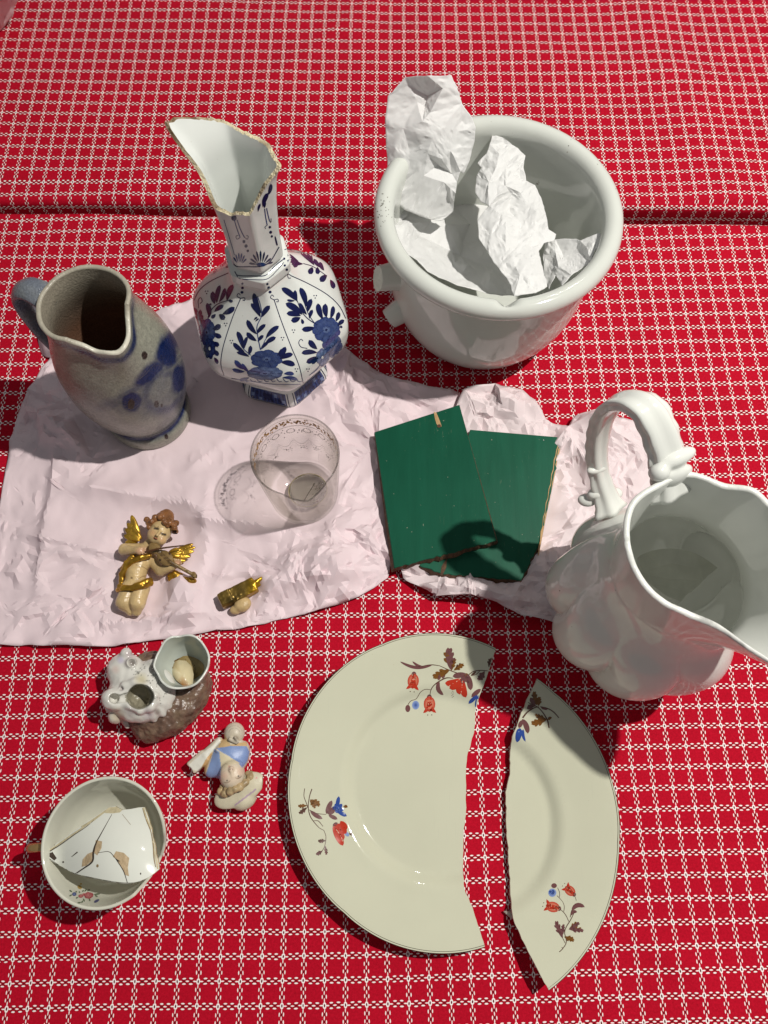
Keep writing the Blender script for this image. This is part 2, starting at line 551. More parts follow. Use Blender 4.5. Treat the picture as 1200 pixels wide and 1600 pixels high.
def sheet(name, label, cat, outline_px, spacing, zfun, mat, seed, amps=(0.06, 0.05, 0.035), chance=0.45, zj=0.0012, levels=3, rough_px=(), ncrease=40, group=None):
    r = np.random.default_rng(seed)
    out = np.array([at(*p, 0.002)[:2] for p in outline_px])
    # resample the outline so that the border has the same grain as the inside
    seg = []
    for a, b in zip(out, np.roll(out, -1, 0)):
        k = max(1, int(np.linalg.norm(b - a) / spacing))
        for j in range(k): seg.append(a + (b - a) * j / k + (r.normal(size=2) * 0.0012 if j else 0))
    lo, hi = out.min(0), out.max(0)
    inner = []
    row = 0
    y = lo[1]
    while y < hi[1]:
        x = lo[0] + (spacing / 2 if row % 2 else 0)
        while x < hi[0]:
            p = np.array([x, y]) + r.normal(size=2) * spacing * 0.25
            if inside(seg, p) and min(np.hypot(*(p - q)) for q in seg) > spacing * 0.4: inner.append(p)
            x += spacing
        y += spacing * 0.87; row += 1
    P2, F, src = triangulate(seg, inner)
    z = np.array([abs(r.normal()) * zj for p in P2])
    V3 = np.c_[P2, z]
    V3, F = subdivide_crumple(V3, F, levels, amps, chance, r)
    x, y = V3[:, 0], V3[:, 1]
    base = zfun(x, y)
    # crushed patches and calm ones
    wgt = 0.16 + 0 * x
    for px, py, rad, k in rough_px:
        c = at(px, py); wgt = np.maximum(wgt, k * np.exp(-((np.hypot(x - c[0], y - c[1])) / rad) ** 2))
    fine = np.maximum(V3[:, 2], -0.0002) * wgt * 1.6
    # long straight creases, one side steep
    for k in range(ncrease):
        i = r.integers(len(V3)); a = r.uniform(0, np.pi); L = r.uniform(0.03, 0.11)
        p = V3[i, :2]; q = p + L * np.array([math.cos(a), math.sin(a)])
        fine = fine + ridge(x, y, p, q, r.uniform(0.005, 0.011), r.uniform(0.0008, 0.0028), r.uniform(0.15, 0.45) * r.choice([-1, 1]))
    for px, py, rad in FLAT:
        c = at(px, py); d = np.hypot(x - c[0], y - c[1]); fine = fine * np.clip((d - rad * 0.7) / (rad * 0.35), 0.12, 1)
    # the rim of the sheet does not lie down everywhere
    S = np.array(seg); dist = np.min(np.hypot(x[:, None] - S[None, :, 0], y[:, None] - S[None, :, 1]), axis=1)
    lift = 0.0050 * np.clip(1 - dist / 0.016, 0, 1) ** 1.5 * np.clip(vnoise(np.c_[x, y, 0 * x], 22, seed + 4) + 0.25, 0, 1)
    V3[:, 2] = fine + base + lift + 0.0018
    o = mesh(name, V3, F, mat, smooth=False, origin=(*out.mean(0), 0.0))
    fix_normals(o); crease_shading(o, 0.30)
    thin(o)
    tag(o, label, cat, group)
    return o

def ridge(x, y, a, b, width, height, skew=0.0):
    """a long soft fold from a to b"""
    a, b = np.asarray(a[:2], float), np.asarray(b[:2], float)
    d = b - a; L = np.linalg.norm(d); d /= L
    n = np.array([-d[1], d[0]])
    s = (x - a[0]) * d[0] + (y - a[1]) * d[1]; t = (x - a[0]) * n[0] + (y - a[1]) * n[1]
    e = np.clip(np.minimum(s, L - s) / (0.25 * L) + 0.4, 0, 1)
    w = np.where(t > 0, width * (1 + skew), width * (1 - skew))
    return height * e * np.exp(-np.abs(t / w) ** 1.15)

FLAT = ((233, 650, 0.042), (442, 577, 0.042), (476, 774, 0.034), (215, 920, 0.026), (250, 850, 0.030), (375, 925, 0.016), (690, 780, 0.06), (790, 790, 0.05), (975, 916, 0.05))
def z_left(x, y):
    z = ridge(x, y, at(270, 815), at(600, 845), 0.014, 0.012, 0.35)
    z = z + ridge(x, y, at(120, 765), at(330, 800), 0.014, 0.009, 0.3)
    z = z + ridge(x, y, at(430, 880), at(600, 850), 0.012, 0.012, -0.3)
    z = z + ridge(x, y, at(420, 925), at(600, 890), 0.011, 0.009, 0.3)
    z = z + ridge(x, y, at(150, 980), at(330, 960), 0.010, 0.005, 0.7)
    z = z + ridge(x, y, at(40, 840), at(180, 870), 0.014, 0.006, 0.7) + ridge(x, y, at(330, 900), at(440, 905), 0.008, 0.005, -0.6) + ridge(x, y, at(95, 700), at(60, 930), 0.012, 0.006, 0.7) + ridge(x, y, at(580, 700), at(590, 840), 0.009, 0.007, 0.6) + ridge(x, y, at(330, 840), at(300, 980), 0.010, 0.004, -0.7)
    z = z + ridge(x, y, at(60, 640), at(150, 720), 0.012, 0.012)
    z = z + ridge(x, y, at(110, 590), at(130, 700), 0.010, 0.010)
    z = z + ridge(x, y, at(540, 560), at(560, 680), 0.012, 0.008)
    z = z + ridge(x, y, at(620, 610), at(720, 625), 0.012, 0.008)
    # pressed flat under what stands on it
    for px, py, rad in ((233, 655, 0.05), (447, 592, 0.05), (476, 774, 0.036), (215, 920, 0.026), (255, 850, 0.030), (375, 925, 0.016), (690, 780, 0.085)):
        c = at(px, py); d = np.hypot(x - c[0], y - c[1])
        z = z * np.clip((d - rad * 0.75) / (rad * 0.6), 0, 1)
    return z
sheet('tissue_paper', 'large crumpled pale pink tissue sheet under the jug, vase and glass', 'tissue paper',
      [(0, 790), (18, 690), (45, 610), (80, 560), (100, 545), (180, 510), (300, 470), (330, 455), (420, 500), (500, 520), (548, 555), (600, 590), (660, 612), (725, 622),
       (735, 700), (740, 800), (690, 870), (612, 880), (606, 905), (560, 935), (500, 955), (440, 968), (340, 985), (250, 1000), (150, 1012), (60, 1010), (-40, 1003), (-60, 900)],
      0.024, z_left, M_PINK, 11, (0.10, 0.09, 0.07), 0.5, 0.0032, 3, ((90, 640, .05, 1.0), (130, 700, .04, .8), (520, 900, .05, 1.2), (590, 860, .04, 1.2), (420, 930, .035, .9), (120, 960, .06, .8), (260, 985, .05, .7), (30, 880, .05, .6), (560, 600, .05, 1.0), (640, 625, .04, 1.0), (560, 690, .03, .7), (310, 490, .04, .5), (270, 930, .03, .6), (570, 790, .03, .8)), 60)
def z_right(x, y):
    z = ridge(x, y, at(870, 680), at(960, 800), 0.02, 0.012)
    z = z + ridge(x, y, at(720, 625), at(850, 650), 0.016, 0.010)
    z = z + ridge(x, y, at(900, 660), at(1010, 700), 0.016, 0.012)
    z = z + ridge(x, y, at(650, 915), at(850, 950), 0.011, 0.010, 0.2)
    for px, py, rad in ((690, 770, 0.07), (790, 790, 0.06), (975, 916, 0.07)):
        c = at(px, py); d = np.hypot(x - c[0], y - c[1])
        z = z * np.clip((d - rad * 0.8) / (rad * 0.5), 0, 1)
    return z + 0.001
sheet('tissue_paper', 'crumpled pink tissue sheet under the two green boards, reaching behind the ewer handle', 'tissue paper',
      [(722, 622), (770, 612), (815, 618), (850, 660), (885, 672), (895, 655), (930, 648), (985, 665), (1030, 700), (1040, 790), (1000, 880), (900, 985), (862, 975),
       (800, 960), (740, 938), (680, 935), (630, 905), (622, 880), (640, 800), (690, 700)],
      0.021, z_right, M_PINK2, 12, (0.11, 0.10, 0.07), 0.55, 0.0045, 3, ((760, 640, .05, 1.0), (900, 720, .06, 1.2), (960, 690, .05, 1.2), (740, 930, .06, 1.2), (830, 955, .05, 1.2), (660, 915, .04, 1.0), (880, 850, .05, .9)), 36)

def slip():
    pts = spline([(54, 478), (57, 510), (61, 540), (67, 555), (80, 559), (110, 560)], 18)
    pts = np.vstack([pts, [(130, 520), (120, 470), (90, 462)]])
    V = [at(p[0], p[1], 0.004 + 0.0035 * math.sin(i * 0.5)) for i, p in enumerate(pts)]
    c = np.mean(V, 0) + np.array([0, 0, 0.002])
    n = len(V)
    o = mesh('paper_slip', V + [c], [(i, (i + 1) % n, n) for i in range(n)], M_PINK, origin=(*np.mean(V, 0)[:2], 0))
    fix_normals(o); thin(o, 0.0003)
    tag(o, 'small smooth pink paper slip with a rounded corner behind the grey jug', 'paper slip')
slip()

def heap():
    """edge of a pink paper bundle that reaches into the top left corner"""
    r = np.random.default_rng(5)
    out = [(30, -14), (27, 3), (20, 26), (8, 40), (-4, 52), (-40, 70), (-90, 40), (-110, -30), (-60, -70), (0, -60)]
    zz = [0.045, 0.03, 0.012, 0.005, 0.003, 0.004, 0.004, 0.006, 0.05, 0.07]
    inn = [(-10, 5), (-20, -25), (-50, 20), (-60, -20), (8, 5), (10, -30)]
    zi = [0.05, 0.10, 0.05, 0.10, 0.035, 0.09]
    P2, F, src = triangulate(out, inn)
    Z = (zz + zi)
    V = [at(P2[i][0], P2[i][1], Z[src[i]]) for i in range(len(P2))]
    V, F = subdivide_crumple(V, F, 3, (0.08, 0.07, 0.05), 0.5, r)
    o = mesh('tissue_paper', V, F, M_PINK2, smooth=False, origin=(-0.46, 0.86, 0))
    fix_normals(o); crease_shading(o); thin(o)
    tag(o, 'pale pink tissue bundle cut off by the top left corner of the picture', 'tissue paper')
heap()
# ------------------------------------------------------------------ green boards
def wood_mats(k=1.0):
    m, nt, b = new_mat('green_painted_wood')
    tc = nt.nodes.new('ShaderNodeTexCoord')
    mp = nt.nodes.new('ShaderNodeMapping'); mp.inputs['Scale'].default_value = (1.0, 0.12, 1.0)
    nt.links.new(tc.outputs['Object'], mp.inputs[0])
    grain = noise(nt, 90, 6, 0.6, mp.outputs[0], 0.3)
    c = ramp(nt, grain, [(0.3, (0.0045 * k, 0.068 * k, 0.037 * k)), (0.7, (0.0070 * k, 0.088 * k, 0.049 * k))])
    sc = noise(nt, 900, 2, 0.5, mp.outputs[0])
    where = noise(nt, 22, 3)
    scr = (X(nt, sc).step(0.66, 0.74)) * (X(nt, where).step(0.56, 0.68))
    c = mix(nt, (scr * 0.55).k, c, (0.12, 0.16, 0.10))
    sp = X(nt, noise(nt, 520, 0, 0.5)).step(0.845, 0.87)
    c = mix(nt, (sp * 0.7).k, c, (0.30, 0.30, 0.22))
    nt.links.new(c, b.inputs['Base Color'])
    b.inputs['Roughness'].default_value = 0.42
    b.inputs['Specular IOR Level'].default_value = 0.12
    bump(nt, b, grain, 0.18, 0.001)
    m2, nt, b = new_mat('raw_broken_wood')
    tc = nt.nodes.new('ShaderNodeTexCoord')
    mp = nt.nodes.new('ShaderNodeMapping'); mp.inputs['Scale'].default_value = (1, 1, 0.25)
    nt.links.new(tc.outputs['Object'], mp.inputs[0])
    n = noise(nt, 350, 6, 0.7, mp.outputs[0])
    nt.links.new(ramp(nt, n, [(0.3, (0.035, 0.016, 0.008)), (0.55, (0.10, 0.048, 0.022)), (0.75, (0.20, 0.11, 0.05))]), b.inputs['Base Color'])
    b.inputs['Roughness'].default_value = 0.8
    bump(nt, b, n, 0.6, 0.001)
    m3, nt, b = new_mat('pale_wood')
    n = noise(nt, 200, 5, 0.6)
    nt.links.new(ramp(nt, n, [(0.3, (0.36, 0.21, 0.085)), (0.7, (0.52, 0.34, 0.16))]), b.inputs['Base Color'])
    b.inputs['Roughness'].default_value = 0.7
    return m, m2, m3
M_GREEN, M_RAW, M_PALE = wood_mats()
M_GREEN2 = wood_mats(1.10)[0]

def jag(pts, amp, step, r, closed=True, which=None):
    """break straight edges into small uneven steps; which = indices of edges that are broken"""
    out = []
    n = len(pts)
    for i in range(n if closed else n - 1):
        a, b = np.asarray(pts[i], float), np.asarray(pts[(i + 1) % n], float)
        out.append(a)
        if which is None or i in which:
            L = np.linalg.norm(b - a); k = int(L / step)
            nn = np.array([-(b - a)[1], (b - a)[0]]) / L
            for j in range(1, k):
                out.append(a + (b - a) * (j / k) + nn * r.normal() * amp)
    if not closed: out.append(np.asarray(pts[-1], float))
    return out

def board(name, label, top_px, thick, broken, seed, mat):
    """top_px: (px, py, z) corners of the painted face"""
    r = np.random.default_rng(seed)
    C = np.array([at(*p) for p in top_px])
    # plane through the corners
    A = np.c_[C[:, :2], np.ones(len(C))]
    k = np.linalg.lstsq(A, C[:, 2], rcond=None)[0]
    root = thing(name, label, 'board', (*C[:, :2].mean(0), 0.0))
    out = jag(C[:, :2], 0.0004, 0.003, r, True, broken)
    n = len(out)
    zt = lambda p: p[0] * k[0] + p[1] * k[1] + k[2]
    bev = 0.0006
    cen = np.mean(out, 0)
    top = [np.r_[p + (cen - p) / np.linalg.norm(cen - p) * bev, zt(p)] for p in out]
    rim = [np.r_[p, zt(p) - bev] for p in out]
    V = top + rim
    F = [tuple(range(n))] + [(i, i + n, (i + 1) % n + n, (i + 1) % n) for i in range(n)]
    o = mesh('painted_face', V, F, mat, root, smooth=False); fix_normals(o)
    jr = r.normal(size=n) * 0.0004
    # the snapped side leaves splintered wood standing out under the paint
    lowy = np.array([p[1] for p in out]); splint = np.clip((lowy.min() + 0.30 * np.ptp(lowy) - lowy) / (0.1 * np.ptp(lowy)), 0, 1) * (0.0016 + 0.0014 * r.random(n))
    dirn = [(p - cen) / np.linalg.norm(cen - p) for p in out]
    bot = [np.r_[p + dirn[i] * (splint[i] * 1.3 - 0.0006 - abs(jr[i])), zt(p) - thick] for i, p in enumerate(out)]
    mid = [np.r_[p + dirn[i] * (splint[i] + 0.0003 + jr[i]), zt(p) - bev - (thick - bev) * 0.5] for i, p in enumerate(out)]
    rim2 = [np.r_[p, zt(p) - bev] for p in out]
    V = rim2 + mid + bot
    F = [(i, i + n, (i + 1) % n + n, (i + 1) % n) for i in range(n)] + [(i + n, i + 2 * n, (i + 1) % n + 2 * n, (i + 1) % n + n) for i in range(n)]
    F.append(tuple(range(3 * n - 1, 2 * n - 1, -1)))
    o = mesh('wood_edge', V, F, M_RAW, root, smooth=False); fix_normals(o)
    return root, zt

lower, zt2 = board('green_board', 'dark green painted board lying underneath, with a pale chipped right edge',
      [(735, 671, 0.0140), (876, 683, 0.0140), (862, 765, 0.0140), (842, 850, 0.0140), (824, 890, 0.0140), (814, 907, 0.0140), (690, 897, 0.0140), (655, 884, 0.0140), (700, 760, 0.0140)],
      0.0095, (1, 2, 3, 4, 5, 6), 3, M_GREEN2)
# strip of bare pale wood along its right edge
def bare_strip():
    a = spline([(877, 682), (869, 712), (861, 752), (853, 790), (845, 830), (838, 868)], 26)
    w = np.interp(np.linspace(0, 1, 26), [0, 0.12, 0.4, 0.7, 1], [3, 9, 6.5, 5.0, 1.5]); a = a + np.array([2.5, 0])
    V = []
    for i, p in enumerate(a):
        q = at(p[0] - w[i] * 0.5 + 0.8 * math.sin(i * 2.1), p[1], 0.0143); s = at(p[0] + 1.0, p[1], 0.0132); b = at(p[0] + 1.4, p[1] + 1, 0.006)
        V += [q, s, b]
    F = []
    for i in range(25):
        for j in range(2): F.append((3 * i + j, 3 * i + j + 1, 3 * i + j + 4, 3 * i + j + 3))
    o = mesh('bare_wood_edge', V, F, M_PALE, lower, smooth=False)
    o['label'] = 'pale bare wood where the paint chipped off'
bare_strip()
def crack():
    V = []
    for p in ((693, 880), (699, 872), (697, 888), (691, 899), (688, 899), (690, 885)): V.append(at(p[0], p[1], 0.0142))
    o = mesh('split', V, [tuple(range(6))], M_RAW, lower, smooth=False); fix_normals(o)
crack()
upper, zt1 = board('green_board', 'dark green painted board lying on top, with a knot hole near its upper edge',
      [(585, 675, 0.0175), (718, 632, 0.0230), (776, 845, 0.0245), (616, 888, 0.0185)], 0.0100, (2,), 4, M_GREEN)
def knot():
    pts = [(678, 643), (682, 645), (685, 652), (688, 660), (690, 666), (686, 668), (682, 662), (679, 652)]
    V = []
    for p in pts:
        q = at(p[0], p[1], 0.018); V.append(at(p[0], p[1], zt1(q) + 0.0002))
    o = mesh('knot', V, [tuple(range(8))], M_PALE, upper, smooth=False); fix_normals(o)
    o['label'] = 'pale splintered knot in the green paint'
    V = []
    for k in range(10):
        a = k * 2 * math.pi / 10; p = (686 + 3.2 * math.cos(a), 665.5 + 2.6 * math.sin(a))
        q = at(p[0], p[1], 0.018); V.append(at(p[0], p[1], zt1(q) + 0.0004))
    o = mesh('knot_hole', V, [tuple(range(10))], M_RAW, upper, smooth=False); fix_normals(o)
knot()

# ------------------------------------------------------------------ painting on a surface
def srgb_col(c): return lin(*c)
class Paint:
    """flat brush strokes laid on an existing surface, 0.12 mm proud of it"""
    def __init__(s, objs, crop=(0, 0, 1.0), lift=0.00012):
        V = []; F = []
        for o in objs:
            off = len(V); w = ORIGIN[o]
            V += [Vector(np.array(v.co) + w) for v in o.data.vertices]
            F += [tuple(i + off for i in p.vertices) for p in o.data.polygons]
        s.bvh = BVHTree.FromPolygons(V, F)
        s.bag = Bag(); s.crop = crop; s.lift = lift
    def hit(s, x, y):
        ox, oy, k = s.crop
        d = Vector(ray(ox + x / k, oy + y / k)).normalized()
        loc, nrm, i, dist = s.bvh.ray_cast(Vector((0, 0, CAM_H)), d)
        if loc is None: return None
        if nrm.dot(d) > 0: nrm = -nrm
        return np.array(loc + nrm * s.lift)
    def _lay(s, grid, col):
        """grid (n, m, 2) of drawing points -> mesh"""
        n, m, _ = grid.shape
        H = [[s.hit(*grid[i, j]) for j in range(m)] for i in range(n)]
        idx = {}; V = []; C = []
        col = np.asarray(col, float)
        for i in range(n):
            for j in range(m):
                if H[i][j] is not None:
                    idx[i, j] = len(V); V.append(H[i][j]); C.append(col[i, j] if col.ndim == 3 else col)
        F = []
        for i in range(n - 1):
            for j in range(m - 1):
                q = [(i, j), (i, j + 1), (i + 1, j + 1), (i + 1, j)]
                if all(k in idx for k in q):
                    f = [idx[k] for k in q]
                    P = [V[k] for k in f]
                    if max(np.linalg.norm(P[0] - P[2]), np.linalg.norm(P[1] - P[3])) < 0.012: F.append(tuple(f))
        if F: s.bag.add(V, F); s.bag.C.append(np.array(C))
    def stroke(s, pts, w, col, n=None):
        """line of width w (number or list along it)"""
        L = sum(math.dist(a, b) for a, b in zip(pts, pts[1:]))
        ks = s.crop[2]
        n = n or max(4, int(L / ks / 3.0))
        P = spline(pts, n)
        T = np.gradient(P, axis=0); T /= np.maximum(np.linalg.norm(T, axis=1), 1e-9)[:, None]
        N = np.c_[-T[:, 1], T[:, 0]]
        ww = np.interp(np.linspace(0, 1, n), np.linspace(0, 1, len(w)), w) if np.ndim(w) else np.full(n, w)
        g = np.stack([P - N * ww[:, None] / 2, P, P + N * ww[:, None] / 2], 1)
        s._lay(g, col)
    def leaf(s, a, b, w, col, bend=0.0, tone=0.0, blunt=0.6):
        """teardrop from base a to tip b"""
        a, b = np.asarray(a, float), np.asarray(b, float)
        d = b - a; nn = np.array([-d[1], d[0]])
        n = max(7, int(np.linalg.norm(d) / s.crop[2] / 2.5))
        t = np.linspace(0, 1, n)
        P = a + d * t[:, None] + nn * (bend * np.sin(np.pi * t))[:, None]
        prof = (t ** blunt) * (1 - t) ** 0.55
        prof = prof / prof.max() * w / 2
        T = np.gradient(P, axis=0); T /= np.linalg.norm(T, axis=1)[:, None]
        N = np.c_[-T[:, 1], T[:, 0]]
        cols = np.array(col)[None, None, :] * (1 + tone * (t[:, None] - 0.5))[..., None] * np.ones((1, 4, 1))
        offs = np.array([-1, -0.35, 0.35, 1])
        s._lay(P[:, None, :] + N[:, None, :] * prof[:, None, None] * offs[None, :, None], cols)
    def blob(s, c, rx, ry, col, col2=None, rot=0.0, wob=0.0, rings=3, n=14, lobes=0):
        th = np.linspace(0, 2 * np.pi, n + 1)
        rr = np.linspace(0.02, 1, rings + 1)
        mod = 1 + wob * np.sin(lobes * th) if lobes else 1 + wob * np.sin(3 * th + c[0])
        x = rr[:, None] * np.cos(th) * rx * mod; y = rr[:, None] * np.sin(th) * ry * mod
        cr, sr = math.cos(rot), math.sin(rot)
        g = np.stack([c[0] + x * cr - y * sr, c[1] + x * sr + y * cr], -1)
        c2 = np.array(col if col2 is None else col2)
        cols = (np.array(col)[None, None] * rr[:, None, None] + c2[None, None] * (1 - rr[:, None, None])) * np.ones((1, n + 1, 1))
        s._lay(g, cols)
    def fill(s, pts, col):
        """small filled outline (fan in strips from its spine)"""
        P = np.asarray(pts, float); c = P.mean(0)
        Q = np.vstack([P, P[:1]])
        g = np.stack([c + (Q - c) * k for k in (0.02, 0.35, 0.7, 1.0)], 0)
        s._lay(g, col)
    def build(s, name, mat, parent):
        if not s.bag.V: return None
        o = s.bag.build(name, mat, parent)
        bm = bmesh.new(); bm.from_mesh(o.data); bmesh.ops.recalc_face_normals(bm, faces=bm.faces)
        bm.normal_update()
        up = sum(f.normal.z * f.calc_area() for f in bm.faces)
        bm.free()
        return o

M_DECO = glaze('painted_decoration', None, 0.09, 0.12, nscale=300, bumpy=0)

# ------------------------------------------------------------------ the broken plate
M_PLATE = glaze('cream_porcelain', (0.60, 0.60, 0.46), 0.05, 0.035, bumpy=0.012, bscale=40, rvar=0.03, spots=(260, 0.77, 0.80, (0.50, 0.48, 0.34)), nscale=25)
def knife_marks(m):
    nt = m.node_tree; b = nt.nodes['Principled BSDF']
    tc = nt.nodes.new('ShaderNodeTexCoord')
    rough = b.inputs['Roughness'].links[0].from_socket
    acc = None
    for ang, sc in ((0.4, 1.0), (1.7, 1.3), (2.6, 0.8)):
        mp = nt.nodes.new('ShaderNodeMapping'); mp.inputs['Rotation'].default_value = (0, 0, ang); mp.inputs['Scale'].default_value = (900 * sc, 22 * sc, 1)
        nt.links.new(tc.outputs['Object'], mp.inputs[0])
        x = X(nt, noise(nt, 1.0, 1, 0.5, mp.outputs[0])).step(0.70, 0.78)
        acc = x if acc is None else acc.max(x)
    acc = acc * X(nt, noise(nt, 18, 3)).step(0.45, 0.65)
    nt.links.new((X(nt, rough) + acc * 0.22).k, b.inputs['Roughness'])
    base = b.inputs['Base Color'].links[0].from_socket
    nt.links.new(mix(nt, (acc * 0.22).k, base, (0.42, 0.41, 0.33)), b.inputs['Base Color'])
knife_marks(M_PLATE)
M_PLATE_EDGE = glaze('raw_porcelain', (0.62, 0.58, 0.50), 0.6, 0.25, nscale=220, bumpy=0.4, bscale=500)
M_RIMLINE = glaze('brown_rim_line', (0.055, 0.036, 0.022), 0.25, 0.4, nscale=160, bumpy=0)
PR = 0.1125
plate_z = curve1([0, 0.060, 0.064, 0.070, 0.0735, 0.078, 0.100, 0.110, 0.114], [0.0072, 0.0074, 0.0078, 0.0118, 0.0133, 0.0140, 0.0190, 0.0212, 0.0216])
def scallop(a):
    """six shallow bows with a nick where they meet"""
    t = (a / (2 * np.pi) * 6 + 0.12) % 1.0
    return PR * (1 - 0.010 * (1 - np.sin(np.pi * t) ** 0.55))
def plate_piece(name, label, centre, a0, a1, fracture_px, seed, tilt=(0, 0)):
    """arc from angle a0 to a1 (degrees, anticlockwise) closed by the fracture line"""
    r = np.random.default_rng(seed)
    c = np.array(centre)
    frac = np.array([at(*p, 0.016)[:2] for p in fracture_px])[::-1] - c
    # let the rim run out exactly to the two ends of the break
    grow = []
    for k in (0, -1):
        an = math.atan2(frac[k][1], frac[k][0]); grow.append(np.linalg.norm(frac[k]) / scallop(an))
    A1 = math.atan2(frac[0][1], frac[0][0]); A0 = math.atan2(frac[-1][1], frac[-1][0])
    while A1 < A0: A1 += 2 * np.pi
    if a0 is not None and (A1 - A0) > a0: pass
    ang = np.arange(A0, A1, 0.02)[1:]
    if A1 - ang[-1] < 0.008: ang = ang[:-1]
    swell = 1 + (grow[0] - 1) * np.clip(1 - (A1 - ang) / 0.9, 0, 1) ** 1.5 + (grow[1] - 1) * np.clip(1 - (ang - A0) / 0.9, 0, 1) ** 1.5
    arc = np.stack([np.cos(ang), np.sin(ang)], -1) * (scallop(ang) * swell)[:, None]
    fr = jag(frac, 0.00022, 0.0026, r, False)
    out = np.vstack([arc, np.array(fr)])
    na = len(arc)
    inn = []
    for rad in (0.03, 0.045, 0.056, 0.060, 0.062, 0.064, 0.066, 0.068, 0.070, 0.072, 0.0735, 0.075, 0.078, 0.084, 0.09, 0.096, 0.102, 0.107, 0.110):
        k = int(2 * np.pi * rad / 0.0045)
        for j in range(k):
            an = 2 * np.pi * (j + 0.5 * (rad * 1000 % 2)) / k
            q = np.array([math.cos(an), math.sin(an)]) * rad
            if inside(out, q) and np.min(np.hypot(*(out - q).T)) > 0.0016: inn.append(q)
    for x in np.arange(-0.03, 0.031, 0.008):
        for y in np.arange(-0.03, 0.031, 0.008):
            q = np.array([x + 0.001, y + 0.001])
            if np.hypot(*q) < 0.027 and inside(out, q) and np.min(np.hypot(*(out - q).T)) > 0.002: inn.append(q)
    P2, F, src = triangulate(out, inn)
    R = np.hypot(P2[:, 0], P2[:, 1])
    til = P2[:, 0] * tilt[0] + P2[:, 1] * tilt[1]
    til0 = til.min()
    zt = plate_z(R) + til - min(0, 0)
    root = thing(name, label, 'plate piece', (*c, 0.0))
    n = len(P2)
    top = np.c_[P2 + c, zt]
    o_top = mesh('plate_face', top, [f for f in F], M_PLATE, root); 
    fix_up(o_top)
    foot = np.where((R > 0.058) & (R < 0.064), 0.0, 1.0)
    zb = np.where(R < 0.057, np.maximum(plate_z(R) - 0.0042, 0.0012), np.where(foot == 0, 0.0004, plate_z(R) - 0.0040)) + til
    zb = np.maximum(zb, 0.0004)
    thick_edge = 0.0026
    zb = np.where(R > 0.11, zt - thick_edge, zb)
    bot = np.c_[P2 + c, zb]
    o_b = mesh('plate_underside', bot, [f[::-1] for f in F], M_PLATE, root)
    fix_up(o_b, -1)
    # sides: rounded rim and raw break
    def z_of(p):
        rr = np.hypot(p[0], p[1]); tl = p[0] * tilt[0] + p[1] * tilt[1]
        t = float(plate_z(rr)) + tl
        b = t - thick_edge if rr > 0.11 else (max(float(plate_z(rr)) - 0.0042, 0.0012) + tl if rr < 0.057 else (max(0.0004, tl) if 0.058 < rr < 0.064 else float(plate_z(rr)) - 0.0040 + tl))
        return t, max(b, 0.0004)
    idx = np.argsort(ang)
    ring = [np.array(out[-1])] + [q for q in arc] + [np.array(out[na])]
    V = []
    for q in ring:
        t, b = z_of(q); d = q / np.linalg.norm(q)
        V += [np.r_[q - d * 0.0012 + c, t + 0.00008], np.r_[q + d * 0.0006 + c, t - 0.0008], np.r_[q + d * 0.0005 + c, t - 0.0018], np.r_[q + c, b]]
    m = len(ring)
    Fs = [(4 * i + j, 4 * i + j + 1, 4 * i + j + 5, 4 * i + j + 4) for i in range(m - 1) for j in range(3)]
    o = mesh('rim_line', V, Fs, M_RIMLINE, root); fix_normals(o)
    o['label'] = 'dark brown line painted on the plate rim'
    fr = out[na:]
    V = []
    for q in fr:
        t, b = z_of(q); V += [np.r_[q + c, t], np.r_[q + r.normal(size=2) * 0.0002 + c, (t + b) / 2], np.r_[q + c, b]]
    Fs = [(3 * i + j, 3 * i + j + 1, 3 * i + j + 4, 3 * i + j + 3) for i in range(len(fr) - 1) for j in range(2)]
    o = mesh('broken_edge', V, Fs, M_PLATE_EDGE, root, smooth=False); fix_normals(o)
    return root, o_top
def fix_up(o, s=1):
    """make all faces of a gently curved sheet look the same way"""
    bm = bmesh.new(); bm.from_mesh(o.data)
    for f in bm.faces:
        f.normal_update()
        if f.normal.z * s < 0: f.normal_flip()
    bm.to_mesh(o.data); bm.free()

plate_a, face_a = plate_piece('plate_piece', 'larger left half of the broken cream plate with flower sprigs', (0.0435, 0.0105), None, None,
    [(773, 1015), (761, 1056), (750, 1086), (745, 1109), (743, 1142), (733, 1175), (730, 1202), (730, 1268), (726, 1301), (725, 1361), (726, 1389), (738, 1417), (756, 1477)], 31)
plate_b, face_b = plate_piece('plate_piece', 'smaller crescent shaped piece of the broken cream plate, on the right', (0.0655, -0.0150), None, None,
    [(855, 1544), (824, 1485), (805, 1443), (802, 1427), (800, 1381), (797, 1332), (794, 1287), (793, 1238), (800, 1209), (800, 1180), (802, 1150), (821, 1098), (837, 1062)], 32)
# small spurs of glaze that stick out of the break
def spur(px, py, qx, qy, w):
    a, b = at(px, py, 0.004), at(qx, qy, 0.003)
    V, F = tube([a, (a + b) / 2 + np.array([0, 0, 0.0005]), b], [w, w * 0.75, w * 0.2], 8)
    o = mesh('spur', V, F, M_PLATE_EDGE, plate_b)
spur(806, 1432, 787, 1424, 0.0028); spur(804, 1172, 796, 1166, 0.003)

